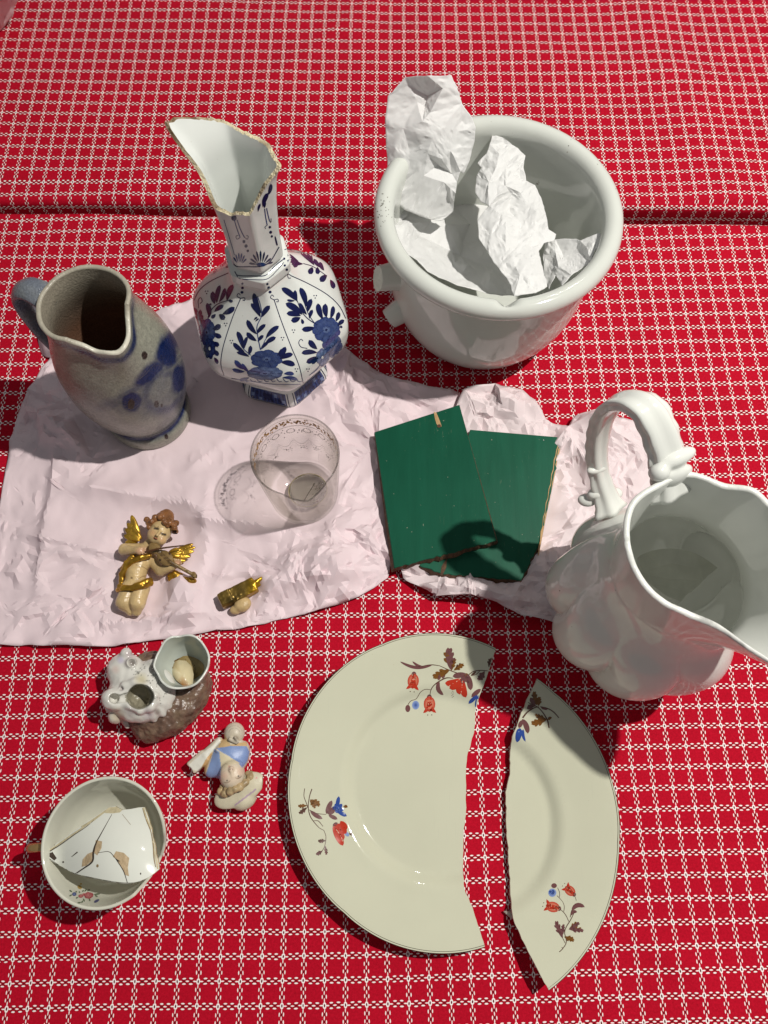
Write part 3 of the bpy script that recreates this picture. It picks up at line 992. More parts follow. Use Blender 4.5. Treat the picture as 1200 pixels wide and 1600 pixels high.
BROWN, OCHRE, PLUM = lin(92, 62, 50), lin(120, 78, 30), lin(112, 72, 72)
REDF, REDL, BLUF, BLUL = lin(186, 52, 30), lin(224, 160, 130), lin(48, 76, 150), lin(140, 160, 205)
CREAM = lin(226, 196, 168)
def bell(P, c, r, ang, col=REDF):
    """hanging bell flower, ang = direction it opens to"""
    d = np.array([math.cos(ang), math.sin(ang)]); n = np.array([-d[1], d[0]])
    c = np.asarray(c, float)
    for k, (o, w) in enumerate(((-0.62, 0.55), (0.62, 0.55))):
        P.leaf(c - d * r * 0.95 + n * o * r * 0.3, c + d * r * 1.15 + n * o * r * 1.3, r * w, col, bend=-0.22 * np.sign(o), blunt=0.5)
    P.blob(c + d * r * 0.05, r * 0.95, r * 0.72, col, REDL, rot=ang, n=16)
    P.leaf(c - d * r * 0.6, c + d * r * 1.05, r * 0.7, tuple(x * 0.8 for x in col), blunt=0.8)
    P.blob(c - d * r * 0.55, r * 0.38, r * 0.36, CREAM)
    P.blob(c - d * r * 0.82, r * 0.3, r * 0.34, PLUM)
    for o in (-0.25, 0.25): P.blob(c + d * r * 1.4 + n * o * r, r * 0.07, r * 0.07, BROWN, n=8, rings=1)
def jagged_leaf(P, a, b, w, col, col2):
    a, b = np.asarray(a, float), np.asarray(b, float)
    d = b - a; n = np.array([-d[1], d[0]]) / np.linalg.norm(d)
    P.leaf(a, b, w * 0.62, col, blunt=0.7, tone=0.2)
    for t, s, k in ((0.25, 1, 0.8), (0.3, -1, 0.8), (0.5, 1, 0.7), (0.55, -1, 0.7), (0.7, 1, 0.5)):
        p = a + d * t
        P.leaf(p, p + d * 0.26 + n * s * w * 0.62 * k, w * 0.34, col if s > 0 else col2, blunt=0.6)

# sprig at the top of the larger piece (drawing units: 6.667 per photo pixel)
P = Paint([face_a], (600, 990, 6.667))
P.stroke([(580, 335), (500, 325), (420, 335), (380, 355)], [6, 9, 9, 5], BROWN)
P.leaf((505, 325), (168, 292), 34, PLUM, bend=-0.13, blunt=0.5); P.leaf((420, 350), (295, 288), 26, PLUM, bend=-0.1, blunt=0.5)
P.stroke([(580, 335), (680, 380), (760, 410), (820, 430)], [6, 9, 10], BROWN)
P.stroke([(880, 430), (930, 395), (1000, 383), (1080, 388)], [9, 10, 8], BROWN)
P.leaf((960, 395), (905, 440), 22, BROWN); P.stroke([(905, 438), (960, 425), (1000, 385)], 7, BROWN)
jagged_leaf(P, (700, 380), (665, 145), 120, PLUM, OCHRE); jagged_leaf(P, (725, 385), (830, 312), 62, OCHRE, BROWN); jagged_leaf(P, (700, 390), (740, 255), 50, OCHRE, OCHRE)
jagged_leaf(P, (685, 375), (510, 465), 100, OCHRE, PLUM)
jagged_leaf(P, (1050, 390), (985, 490), 70, PLUM, BROWN); jagged_leaf(P, (1090, 350), (1120, 250), 60, BROWN, BROWN)
P.stroke([(720, 465), (650, 462), (570, 500), (510, 550), (485, 600), (480, 650)], [6, 13, 12, 9, 6], BROWN)
P.leaf((575, 490), (620, 640), 46, PLUM, bend=0.22); 
P.stroke([(490, 585), (430, 580), (380, 610), (335, 680), (280, 700), (250, 740)], [5, 6, 6, 7], BROWN)
P.blob((248, 780), 26, 38, PLUM); P.blob((330, 745), 38, 46, BLUL, BLUF)
bell(P, (305, 490), 82, math.pi / 2 + 0.1); bell(P, (474, 730), 84, math.pi / 2 - 0.02)
for a, b in (((800, 470), (635, 515)), ((790, 480), (680, 570)), ((810, 480), (790, 635)), ((830, 490), (855, 665))):
    P.leaf(a, b, 72, REDF, bend=-0.12 if a[0] < 805 else 0.1, blunt=0.7)
P.stroke([(790, 475), (740, 510), (660, 555)], 5, CREAM); P.stroke([(815, 490), (812, 560), (800, 630)], 5, CREAM)
for a, b in (((860, 420), (715, 445)), ((850, 430), (810, 520)), ((880, 430), (905, 590)), ((870, 420), (880, 520))): P.leaf(a, b, 60, PLUM, blunt=0.7)
P.blob((855, 430), 24, 18, OCHRE)
for k in range(8): P.blob((715 + 9 * math.sin(k * 2.3), 600 + 9 * k), 4, 4, BROWN, n=6, rings=1)
P.leaf((1010, 575), (910, 660), 48, PLUM); P.leaf((975, 640), (880, 730), 40, BLUF); P.leaf((985, 640), (960, 785), 44, BLUF)
P.build('flower_sprig', M_DECO, plate_a)
P = Paint([face_a], (440, 1180, 7.5))
P.stroke([(270, 390), (262, 480), (290, 560), (310, 620)], [8, 7, 10], BROWN); P.stroke([(355, 395), (328, 480), (312, 600), (330, 700), (370, 770), (440, 850), (495, 880)], [12, 9, 11, 9, 6], BROWN)
jagged_leaf(P, (300, 590), (190, 600), 50, OCHRE, BROWN); jagged_leaf(P, (300, 610), (205, 690), 55, BROWN, PLUM); jagged_leaf(P, (330, 520), (455, 585), 80, OCHRE, OCHRE); jagged_leaf(P, (330, 530), (400, 620), 50, OCHRE, BROWN)
P.leaf((335, 650), (480, 745), 50, PLUM, bend=0.05); P.stroke([(325, 640), (400, 680), (520, 695)], [8, 8, 6], BROWN)
P.stroke([(370, 770), (430, 770), (485, 835)], [6, 9, 6], BROWN)
P.leaf((520, 680), (590, 530), 56, PLUM); P.leaf((540, 690), (625, 640), 56, PLUM); P.leaf((550, 700), (655, 750), 46, PLUM); P.leaf((520, 690), (620, 600), 30, PLUM)
for t in ((672, 480), (735, 630), (765, 715), (710, 570), (600, 600), (640, 560)): P.leaf((640, 650), t, 46, BLUF, blunt=0.8)
P.blob((655, 635), 36, 45, BLUF, BLUL); jagged_leaf(P, (720, 600), (775, 600), 40, OCHRE, BROWN)
for a, b in (((600, 830), (720, 1060)), ((620, 810), (730, 990)), ((650, 800), (760, 920)), ((690, 770), (760, 880))): P.leaf(a, b, 80, REDF, blunt=0.7)
P.leaf((600, 830), (655, 790), 40, PLUM); P.stroke([(640, 870), (700, 960), (715, 1010)], 6, CREAM)
P.leaf((740, 900), (790, 950), 44, BLUL); jagged_leaf(P, (790, 910), (835, 930), 40, BROWN, OCHRE)
P.stroke([(495, 880), (520, 960), (500, 1080), (450, 1150)], [6, 8, 8], BROWN)
jagged_leaf(P, (520, 1000), (425, 1010), 50, BROWN, PLUM); jagged_leaf(P, (480, 1120), (405, 1170), 50, PLUM, BROWN); jagged_leaf(P, (510, 1060), (530, 1170), 40, PLUM, BROWN)
P.build('flower_sprig', M_DECO, plate_a)
P = Paint([face_b], (790, 1060, 12.0))
P.stroke([(420, 450), (520, 500), (610, 545), (690, 630), (750, 720), (790, 800), (815, 930)], [14, 20, 18, 22, 26, 20], BROWN)
P.stroke([(620, 530), (520, 560), (400, 640), (320, 740)], [14, 24, 28, 30], BROWN)
P.stroke([(650, 530), (780, 560), (900, 630), (1000, 740)], [16, 20, 22, 16], BROWN); P.leaf((660, 545), (790, 580), 50, PLUM)
jagged_leaf(P, (590, 510), (520, 240), 120, OCHRE, BROWN); jagged_leaf(P, (620, 520), (620, 340), 110, OCHRE, OCHRE); P.leaf((560, 510), (460, 360), 90, PLUM)
jagged_leaf(P, (560, 520), (410, 520), 80, PLUM, PLUM); P.leaf((520, 500), (400, 570), 80, PLUM)
jagged_leaf(P, (770, 770), (480, 860), 150, OCHRE, OCHRE); jagged_leaf(P, (770, 770), (540, 680), 90, OCHRE, BROWN); jagged_leaf(P, (780, 780), (860, 720), 60, OCHRE, BROWN)
P.leaf((310, 760), (420, 1035), 100, PLUM, bend=-0.08); P.leaf((310, 780), (250, 930), 80, PLUM)
P.leaf((270, 930), (215, 1200), 115, BLUF, blunt=0.4); P.leaf((330, 950), (375, 1185), 55, BLUF, bend=0.1, blunt=0.4); P.leaf((255, 940), (245, 1010), 40, BLUL)
P.build('flower_sprig', M_DECO, plate_b)
P = Paint([face_b], (830, 1360, 10.909))
P.stroke([(480, 1390), (540, 1330), (600, 1220), (570, 1060), (600, 960), (650, 880), (700, 790), (740, 700)], [14, 13, 13, 14, 16, 14, 10], BROWN)
P.stroke([(580, 1240), (550, 1180), (530, 1140)], 10, BROWN); P.stroke([(610, 1200), (620, 1140)], 8, BROWN); P.stroke([(520, 1310), (545, 1330)], 10, BROWN)
P.stroke([(640, 870), (600, 780), (550, 710), (490, 660)], [10, 11, 10], BROWN); P.stroke([(555, 700), (565, 620), (540, 540), (480, 470), (440, 430)], [10, 8, 6, 10], BROWN)
P.stroke([(480, 460), (485, 380), (450, 295)], [8, 9, 7], BROWN); P.stroke([(770, 515), (745, 440)], 7, BROWN)
P.leaf((690, 690), (915, 625), 80, PLUM, bend=-0.28); P.leaf((680, 770), (785, 710), 60, PLUM, bend=-0.3); P.stroke([(665, 800), (680, 730), (690, 680)], 12, BROWN)
jagged_leaf(P, (540, 1160), (410, 860), 110, PLUM, PLUM); jagged_leaf(P, (540, 1100), (545, 910), 70, PLUM, PLUM)
jagged_leaf(P, (640, 1010), (820, 880), 100, PLUM, OCHRE); jagged_leaf(P, (640, 1000), (900, 1020), 100, PLUM, OCHRE); jagged_leaf(P, (560, 1130), (740, 1190), 100, OCHRE, OCHRE)
P.blob((390, 260), 48, 42, PLUM); P.blob((360, 380), 70, 72, BLUL, BLUF, n=16); P.blob((350, 370), 50, 48, BLUF, n=16)
bell(P, (375, 625), 125, math.pi + 0.25); bell(P, (665, 350), 110, math.pi + 0.75)
P.build('flower_sprig', M_DECO, plate_b)
# ------------------------------------------------------------------ vessels with a broken rim
def vessel(root, c, Rout, Rin, T, zlow, zfloor, shape, mats, nphi=240, nlow=60, nhigh=30, z0=0.0, edge_name='broken_edge',
           round_edge=True, colfun=None, incol=None, edge_noise=0.0002, seed=0, foot=None, edge_col=None):
    """outer wall + inside as 'body', rim surface as its own part.
    Rout(z), Rin(z): radius profile; T(phi): height of the rim; shape(phi, z, r) -> x, y"""
    r = np.random.default_rng(seed)
    phi = np.linspace(0, 2 * np.pi, nphi, endpoint=False)
    Tp = T(phi)
    def rows(zstart):
        low = np.linspace(0, 1, nlow)[:, None] * (zlow - zstart) + zstart + 0 * phi[None]
        t = np.linspace(0, 1, nhigh + 1)[1:, None]
        return np.vstack([low, zlow + (Tp[None] - zlow) * t])
    def surf(Z, R):
        rr = R(Z); x, y = shape(np.broadcast_to(phi, Z.shape), Z, rr)
        return np.stack([c[0] + x, c[1] + y, Z + z0], -1)
    Zo = rows(0.0); Zi = rows(zfloor)
    So, Si = surf(Zo, Rout), surf(Zi, Rin)
    nr = len(Zo)
    V = [So.reshape(-1, 3), Si.reshape(-1, 3)]
    F = gridfaces(nphi, nr, True) + gridfaces(nphi, nr, True, off=nr * nphi, flip=True)
    n = 2 * nr * nphi
    V.append(np.array([[c[0], c[1], z0], [c[0], c[1], zfloor + z0 - 0.0003]]))
    for i in range(nphi):
        F.append((n, (i + 1) % nphi, i))
        F.append((n + 1, nr * nphi + i, nr * nphi + (i + 1) % nphi))
    V = np.vstack(V)
    cols = None
    if colfun is not None:
        co = colfun(So.reshape(-1, 3), Zo.ravel(), np.broadcast_to(phi, Zo.shape).ravel())
        ci = np.broadcast_to(np.asarray(incol(Si.reshape(-1, 3), Zi.ravel())) if callable(incol) else np.asarray(incol, float), (nr * nphi, 3))
        cols = np.vstack([co, ci, co[:1], ci[:1]])
    body = mesh('body', V, F, mats[0], root, True, cols)
    # rim / fracture surface
    A, B = So[-1], Si[-1]
    k = 7
    th = np.linspace(0, np.pi, k)
    mid = (A + B) / 2; half = (A - B) / 2
    L = np.linalg.norm(half, axis=1)[:, None]
    E = []
    bul = 0.75 if round_edge else 0.12
    for t in th:
        nz = edge_noise * r.normal(size=(nphi, 1)) * math.sin(t)
        E.append(mid + half * math.cos(t) + np.array([0, 0, 1.0]) * (L * bul * math.sin(t) + nz))
    E = np.vstack(E)
    ec = None
    if edge_col is not None: ec = edge_col(E)
    e = mesh(edge_name, E, gridfaces(nphi, k, True, flip=False), mats[1], root, round_edge, ec)
    return body, e, (phi, Tp, So, Si)

def circ(phi, z, r): return r * np.cos(phi), r * np.sin(phi)

# ------------------------------------------------------------------ hexagonal blue and white vase
VC = at(442, 577)[:2]
VZ = 0.003
DELTA = math.radians(-104)
_zm = lambda z: np.interp(z, [0, 0.03, 0.17, 0.24, 0.27, 0.29, 0.31], [0, 0.027, 0.154, 0.2275, 0.257, 0.278, 0.299])
R_v = curve1(_zm([0, 0.006, 0.016, 0.024, 0.030, 0.040, 0.055, 0.075, 0.095, 0.115, 0.135, 0.150, 0.160, 0.166, 0.1665, 0.176, 0.1765, 0.182, 0.200, 0.220, 0.240, 0.262, 0.280, 0.300]),
             [0.0390, 0.0395, 0.0375, 0.0350, 0.0345, 0.0375, 0.0480, 0.0590, 0.0612, 0.0535, 0.0385, 0.0275, 0.0225, 0.0208, 0.0226, 0.0226, 0.0195, 0.0188, 0.0188, 0.0198, 0.0215, 0.0255, 0.0365, 0.0530])
Ri_v = lambda z: np.maximum(R_v(z) - 0.0027, 0.004)
def hexa(phi, z, r):
    p = np.interp(z, [0, 0.024, 0.045, 0.12, 0.145, 0.3], [16, 16, 12, 12, 18, 18])
    s = 0
    for k in range(3): s = s + np.abs(np.cos(phi - DELTA - k * np.pi / 3)) ** p
    f = s ** (-1 / p)
    return r * f * np.cos(phi), r * f * np.sin(phi)
_ca = DELTA + np.radians([-30, 30, 90, 150, 210, 270])         # corner directions
_ch = _zm(np.array([0.2400, 0.2400, 0.2660, 0.2580, 0.2660, 0.2830]))
def T_vase(phi):
    rel = (phi - _ca[0]) % (2 * np.pi)
    k = np.r_[np.arange(6) * np.pi / 3, 2 * np.pi]
    h = np.r_[_ch, _ch[0]]
    t = np.interp(rel, k, h)
    t = t - 0.004 * np.clip(1 - np.abs(rel - 0.45) / 0.4, 0, 1)
    q = np.stack([np.cos(phi), np.sin(phi), 0 * phi], -1)
    return t + 0.0011 * vnoise(q, 5, 41) + 0.0006 * vnoise(q, 16, 42)
M_DELFT = glaze('tin_glaze', (0.72, 0.745, 0.71), 0.06, 0.06, spots=(240, 0.76, 0.79, (0.30, 0.24, 0.18)), nscale=35, bumpy=0.05, bscale=55)
M_EARTH = glaze('bare_earthenware', None, 0.75, 0.25, nscale=260, bumpy=0.5, bscale=420)
vase = thing('delft_vase', 'tall six sided white vase painted with blue flowers, neck broken off slanting', 'vase', (*VC, VZ))
def vase_edge_col(E):
    n = fbm(E, 160, 3)[:, None]; d = np.clip(fbm(E, 70, 9)[:, None] * 0.9 - 0.05, 0, 1)
    base = np.array(lin(218, 208, 176))[None] * (1 + 0.12 * n)
    dark = np.array(lin(112, 82, 48))[None]
    far = np.clip((E[:, 2:3] - 0.252) / 0.02, 0, 1)
    k = np.clip(d * 0.8 + far * 0.7, 0, 1)
    return np.clip(base * (1 - k) + dark * k, 0, 1)
vbody, vedge, _ = vessel(vase, VC, R_v, Ri_v, T_vase, 0.192, 0.012, hexa, (M_DELFT, M_EARTH), 360, 150, 24, VZ, 'broken_edge', False, edge_noise=0.0004, edge_col=vase_edge_col)
vedge['label'] = 'yellowish bare clay where the neck broke'
NAVY, MID, PALE, GREY = lin(20, 28, 76), lin(48, 66, 122), lin(116, 136, 178), lin(72, 88, 130)
def stuff(o):
    if o is not None: o['kind'] = 'stuff'
    return o
M_BLUE = glaze('cobalt_painting', None, 0.07, 0.35, nscale=420, bumpy=0)

P = Paint([vbody], (280, 360, 4.2857), 0.00016)
def leaves(L, col=NAVY):
    for a, b, w in L: P.leaf(a, b, w * 0.80, col, blunt=0.85, bend=0.06 * (1 if (a[0] + b[1]) % 2 else -1), tone=0.5)
def rosette(c, rx, ry, n, col, col2, rot=0.0, heart=True):
    for k in range(n):
        a = rot + k * 2 * math.pi / n
        P.blob((c[0] + 0.60 * rx * math.cos(a), c[1] + 0.60 * ry * math.sin(a)), rx * 0.44, ry * 0.44, col, col2, wob=0.06, n=12)
        P.stroke([(c[0] + 0.3 * rx * math.cos(a + .25), c[1] + 0.3 * ry * math.sin(a + .25)), (c[0] + 0.98 * rx * math.cos(a + .25), c[1] + 0.98 * ry * math.sin(a + .25))], 4, NAVY)
    if heart:
        P.blob(c, rx * 0.30, ry * 0.30, col2, PALE, n=10); P.blob((c[0], c[1] + 2), rx * 0.12, ry * 0.12, NAVY, n=8)
def dots3(x, y, k=8):
    for dx, dy in ((-k, -k), (k, -k), (0, k)): P.blob((x + dx, y + dy), 4.5, 4.5, NAVY, n=7, rings=1)
def curl(pts): P.stroke(pts, 5, NAVY, n=14)
# front panel
P.stroke([(412, 455), (355, 590), (300, 760), (281, 860), (283, 920), (300, 970)], 5.5, NAVY)
P.stroke([(635, 465), (685, 610), (750, 780), (800, 900), (830, 1020)], 5.5, NAVY)
for s, x, y in ((-1, 412, 455), (1, 635, 465)):
    curl([(x, y), (x - 24, y - 15), (x - 14, y - 34), (x - 2, y - 22)]); curl([(x, y), (x + 24, y - 5), (x + 28, y + 12), (x + 14, y + 12)])
for x, y, q in ((423, 357, 8), (424, 385, 10), (421, 414, 11), (590, 358, 8), (599, 383, 10), (608, 412, 11)): P.blob((x, y), q * 1.0, q * 0.9, NAVY, n=9, rings=2)
P.stroke([(545, 800), (527, 710), (522, 640), (552, 570), (545, 500), (525, 440)], [7, 6, 5], MID)
leaves([((550, 555), (500, 418), 46), ((545, 580), (480, 488), 42), ((553, 582), (608, 503), 44), ((520, 695), (455, 598), 44), ((518, 695), (580, 628), 36), ((520, 740), (452, 682), 42), ((526, 745), (566, 702), 30),
        ((580, 722), (668, 640), 44), ((575, 762), (648, 715), 40), ((545, 800), (600, 745), 30), ((425, 790), (388, 676), 44), ((432, 800), (458, 710), 32), ((440, 815), (362, 752), 40), ((470, 845), (385, 815), 32), ((465, 835), (478, 770), 34),
        ((665, 850), (712, 778), 44), ((670, 862), (762, 828), 44), ((680, 882), (776, 902), 48), ((655, 840), (690, 790), 26), ((500, 600), (525, 580), 16), ((510, 610), (535, 590), 14)])
leaves([((440, 930), (372, 868), 40), ((440, 945), (355, 928), 34), ((470, 950), (420, 890), 30), ((700, 960), (770, 962), 34), ((690, 985), (795, 1000), 32), ((470, 985), (402, 1000), 28)], MID)
P.stroke([(550, 795), (585, 720), (650, 660)], 5, MID); P.stroke([(480, 835), (430, 790), (400, 720)], 5, MID)
rosette((585, 862), 105, 62, 8, MID, GREY, 0.2)
rosette((575, 955), 120, 46, 9, GREY, PALE, 0.5)
for k in range(9): P.stroke([(430 + 44 * k, 990 + 6 * math.sin(k)), (448 + 44 * k, 1012), (470 + 44 * k, 1008)], [4, 7, 3], GREY)
for x, y in ((692, 725), (785, 935), (350, 745)): dots3(x, y)
P.stroke([(350, 990), (480, 1010), (640, 1030), (830, 1030)], 4, MID)
front = stuff(P.build('blue_painting', M_BLUE, vase)); P.bag = Bag()
# right panel
P.stroke([(705, 130), (760, 112), (830, 106), (870, 125)], 5, NAVY)
P.stroke([(752, 305), (870, 360), (990, 430), (1070, 505), (1115, 590)], 5.5, NAVY); curl([(752, 305), (728, 292), (730, 318), (748, 318)]); 
for x, y, q in ((703, 190, 8), (707, 235, 8), (720, 262, 9)): P.blob((x, y), q, q, NAVY, n=8, rings=2)
P.stroke([(935, 640), (860, 590), (815, 535), (790, 470), (770, 430)], [7, 6, 5], NAVY); P.stroke([(905, 620), (865, 560), (835, 480)], 5, NAVY)
leaves([((792, 475), (685, 385), 52), ((790, 478), (775, 398), 34), ((775, 470), (720, 465), 22), ((850, 510), (808, 383), 50), ((862, 545), (886, 458), 44), ((855, 565), (805, 483), 38), ((872, 592), (893, 530), 32), ((825, 565), (712, 488), 56),
        ((815, 572), (718, 556), 46), ((812, 582), (748, 604), 48), ((818, 592), (828, 628), 26), ((908, 648), (820, 662), 46), ((962, 596), (928, 488), 48), ((988, 585), (978, 490), 48), ((1012, 592), (1030, 505), 38), ((1048, 610), (1068, 545), 36), ((1060, 640), (1105, 600), 36),
        ((925, 795), (868, 733), 48), ((925, 818), (818, 822), 44), ((920, 842), (850, 884), 46), ((930, 850), (890, 895), 34), ((1075, 650), (1090, 640), 24)])
rosette((985, 665), 92, 84, 9, MID, GREY, 0.3); rosette((1025, 770), 66, 78, 8, GREY, MID, 0.1); rosette((960, 850), 44, 60, 7, GREY, PALE, 0.0, False)
P.stroke([(1012, 700), (985, 760), (990, 820), (1030, 790), (1040, 720), (1012, 700)], 6, NAVY); P.stroke([(1000, 730), (1005, 790), (1025, 760), (1020, 720)], 5, NAVY)
curl([(858, 790), (815, 780), (800, 750), (815, 728), (828, 740)]); P.stroke([(870, 970), (920, 930), (950, 890)], [4, 9, 4], MID)
for x, y in ((910, 445), (765, 675), (862, 935)): dots3(x, y)
stuff(P.build('blue_painting', M_BLUE, vase)); P.bag = Bag()
# upper right panel
leaves([((830, 225), (722, 200), 40), ((800, 210), (725, 158), 36), ((795, 200), (772, 250), 44), ((905, 235), (808, 140), 44), ((895, 205), (850, 150), 34), ((890, 245), (868, 292), 46), ((925, 245), (932, 294), 38), ((950, 250), (900, 190), 34), ((990, 300), (945, 345), 50), ((1010, 330), (1035, 392), 40), ((970, 270), (940, 210), 34)])
P.stroke([(830, 222), (900, 245), (980, 300)], 5, NAVY)
stuff(P.build('blue_painting', M_BLUE, vase)); P.bag = Bag()
# left panel
P.stroke([(330, 285), (220, 335), (140, 395), (98, 470)], 5.5, NAVY)
P.stroke([(190, 620), (205, 550), (255, 495), (340, 465)], [7, 6, 5], NAVY)
leaves([((240, 495), (226, 408), 44), ((252, 488), (275, 366), 40), ((268, 482), (308, 385), 36), ((320, 472), (362, 362), 46), ((330, 470), (360, 478), 26), ((235, 545), (300, 503), 38), ((290, 560), (372, 513), 48), ((268, 562), (304, 598), 44), ((245, 560), (215, 585), 30), ((203, 585), (186, 486), 44), ((225, 665), (278, 630), 46), ((228, 685), (285, 715), 40),
        ((225, 745), (270, 770), 40), ((230, 800), (262, 840), 36), ((150, 620), (150, 560), 40), ((120, 600), (98, 515), 40), ((125, 610), (142, 528), 34), ((235, 850), (258, 895), 30), ((215, 490), (208, 500), 20)])
rosette((185, 680), 58, 90, 8, MID, GREY, 0.2); rosette((205, 790), 40, 70, 7, NAVY, MID, 0.4, False)
curl([(130, 520), (128, 470), (145, 450), (155, 475), (140, 490)])
for x, y in ((185, 415), (312, 630)): dots3(x, y)
leaves([((290, 230), (325, 205), 26), ((270, 245), (300, 215), 24), ((230, 290), (250, 250), 28), ((310, 250), (330, 240), 20)])
stuff(P.build('blue_painting', M_BLUE, vase)); P.bag = Bag()
# collar and neck
P.stroke([(352, 190), (380, 238), (470, 243), (555, 238), (612, 203), (668, 110)], 7, NAVY)
P.stroke([(372, 275), (395, 302), (490, 305), (580, 300), (640, 238), (702, 190)], 6, NAVY); P.stroke([(385, 300), (405, 322), (500, 330), (590, 325), (655, 268), (700, 215)], 4.5, NAVY)
for k in range(9):
    a = math.pi * (1.02 + 0.115 * k)
    P.leaf((548 + 28 * math.cos(a), 228 + 14 * math.sin(a)), (548 + 66 * math.cos(a) + 4 * k - 16, 225 + (98 - 5 * abs(k - 3)) * math.sin(a)), 13, NAVY, blunt=1.1)
P.blob((548, 228), 32, 14, MID)
for k in range(6):
    a = math.pi * (1.2 + 0.13 * k)
    P.leaf((405 + 18 * math.cos(a), 225 + 10 * math.sin(a)), (405 + 52 * math.cos(a), 222 + 75 * math.sin(a)), 11, MID, blunt=1.1)
for k in range(6): P.leaf((655, 100), (640 - 3 * k + 6 * k, 35 + 12 * k), 11, NAVY)
P.crop = (240, 160, 5.4545)
P.stroke([(688, 1000), (712, 1080), (738, 1150)], 8, MID); P.stroke([(712, 1000), (740, 1080), (775, 1150)], 8, MID)
curl([(738, 1150), (710, 1165), (703, 1138), (722, 1135)]); curl([(775, 1150), (800, 1165), (806, 1140), (790, 1135)])
P.leaf((690, 1010), (680, 960), 46, NAVY)
for x, y, q in ((770, 1186, 13), (788, 1224, 14), (803, 1265, 11), (990, 1062, 11), (997, 1105, 13), (1007, 1140, 10)): P.blob((x, y), q, q, NAVY, n=9, rings=2)
leaves([((975, 790), (1000, 690), 40), ((930, 890), (975, 770), 50), ((945, 900), (930, 820), 40), ((890, 930), (910, 860), 26)])
P.stroke([(945, 905), (955, 980), (968, 1045)], 8, MID); P.stroke([(962, 900), (975, 960), (988, 1010)], 8, MID); curl([(968, 1045), (948, 1060), (955, 1075)]); curl([(988, 1010), (1000, 1020), (1000, 985)])
P.stroke([(600, 1000), (640, 1130), (690, 1300)], 5, GREY)
stuff(P.build('blue_painting', M_BLUE, vase))
def foot_painting():
    """blue border panels on the six sides of the foot"""
    def pt(a, z):
        x, y = hexa(np.array(DELTA + a), np.array(z), R_v(z)); n = 1 + 0.0002 / 0.03
        return np.array([VC[0] + x * n, VC[1] + y * n, VZ + z])
    for side in range(6):
        bag = Bag(); A = side * math.pi / 3
        def quad(a0, a1, z0, z1, col, lift=0.0):
            na, nz = 8, 4
            V = [pt(A + a0 + (a1 - a0) * i / (na - 1), z0 + (z1 - z0) * j / (nz - 1)) * 1.0 + np.array([math.cos(DELTA + A), math.sin(DELTA + A), 0.3]) * lift for j in range(nz) for i in range(na)]
            bag.add(V, gridfaces(na, nz), col)
        quad(-0.42, 0.42, 0.0035, 0.0185, MID)
        quad(-0.47, -0.45, 0.003, 0.019, NAVY, .0001); quad(0.45, 0.47, 0.003, 0.019, NAVY, .0001); quad(-0.5, 0.5, 0.0014, 0.0024, NAVY)
        for k in range(9):
            a = -0.36 + 0.09 * k; z = 0.011 + 0.004 * math.sin(k * 2.3)
            quad(a - 0.035, a + 0.035, z - 0.0022, z + 0.0022, NAVY if k % 2 else PALE, .00015)
            quad(a - 0.012, a + 0.012, 0.0045, 0.0175, NAVY, .0001)
        quad(-0.09, 0.09, 0.008, 0.015, NAVY, .0002)
        o = bag.build('foot_panel', M_BLUE, vase, smooth=False); fix_normals(o)
foot_painting()
# the same flowers on the panels turned away from the camera
q = front.copy(); COL.objects.link(q); q.parent = vase; q.rotation_euler = (0, 0, math.pi)

# ------------------------------------------------------------------ salt glazed jug
JC = at(236, 648)[:2]; JZ = 0.003
R_j = curve1([0, 0.004, 0.014, 0.018, 0.022, 0.035, 0.055, 0.078, 0.100, 0.120, 0.136, 0.147, 0.156, 0.168],
             [0.0370, 0.0378, 0.0374, 0.0350, 0.0355, 0.0405, 0.0458, 0.0482, 0.0472, 0.0430, 0.0382, 0.0354, 0.0343, 0.0350])
Ri_j = lambda z: np.maximum(R_j(z) - np.interp(z, [0, 0.14, 0.168], [0.006, 0.0050, 0.0034]), 0.003)
SP_J = math.radians(-50)
def jug_shape(phi, z, r):
    d = np.angle(np.exp(1j * (phi - SP_J)))
    lip = np.interp(z, [0, 0.118, 0.150, 0.17], [0, 0, 1, 1.15])
    r = r + lip * 0.0085 * np.exp(-(d / 0.34) ** 2) - lip * 0.0032 * (np.exp(-((d - 0.85) / 0.4) ** 2) + np.exp(-((d + 0.85) / 0.4) ** 2))
    return r * np.cos(phi), r * np.sin(phi)
def T_jug(phi):
    d = np.angle(np.exp(1j * (phi - SP_J)))
    chip = np.clip(1 - np.abs(d + 0.05) / 0.95, 0, 1)
    q = np.stack([np.cos(phi), np.sin(phi), 0 * phi], -1)
    return 0.1655 - 0.012 * (chip ** 0.6) * (1 + 0.25 * vnoise(q, 4, 61)) + 0.0006 * vnoise(q, 3, 60)
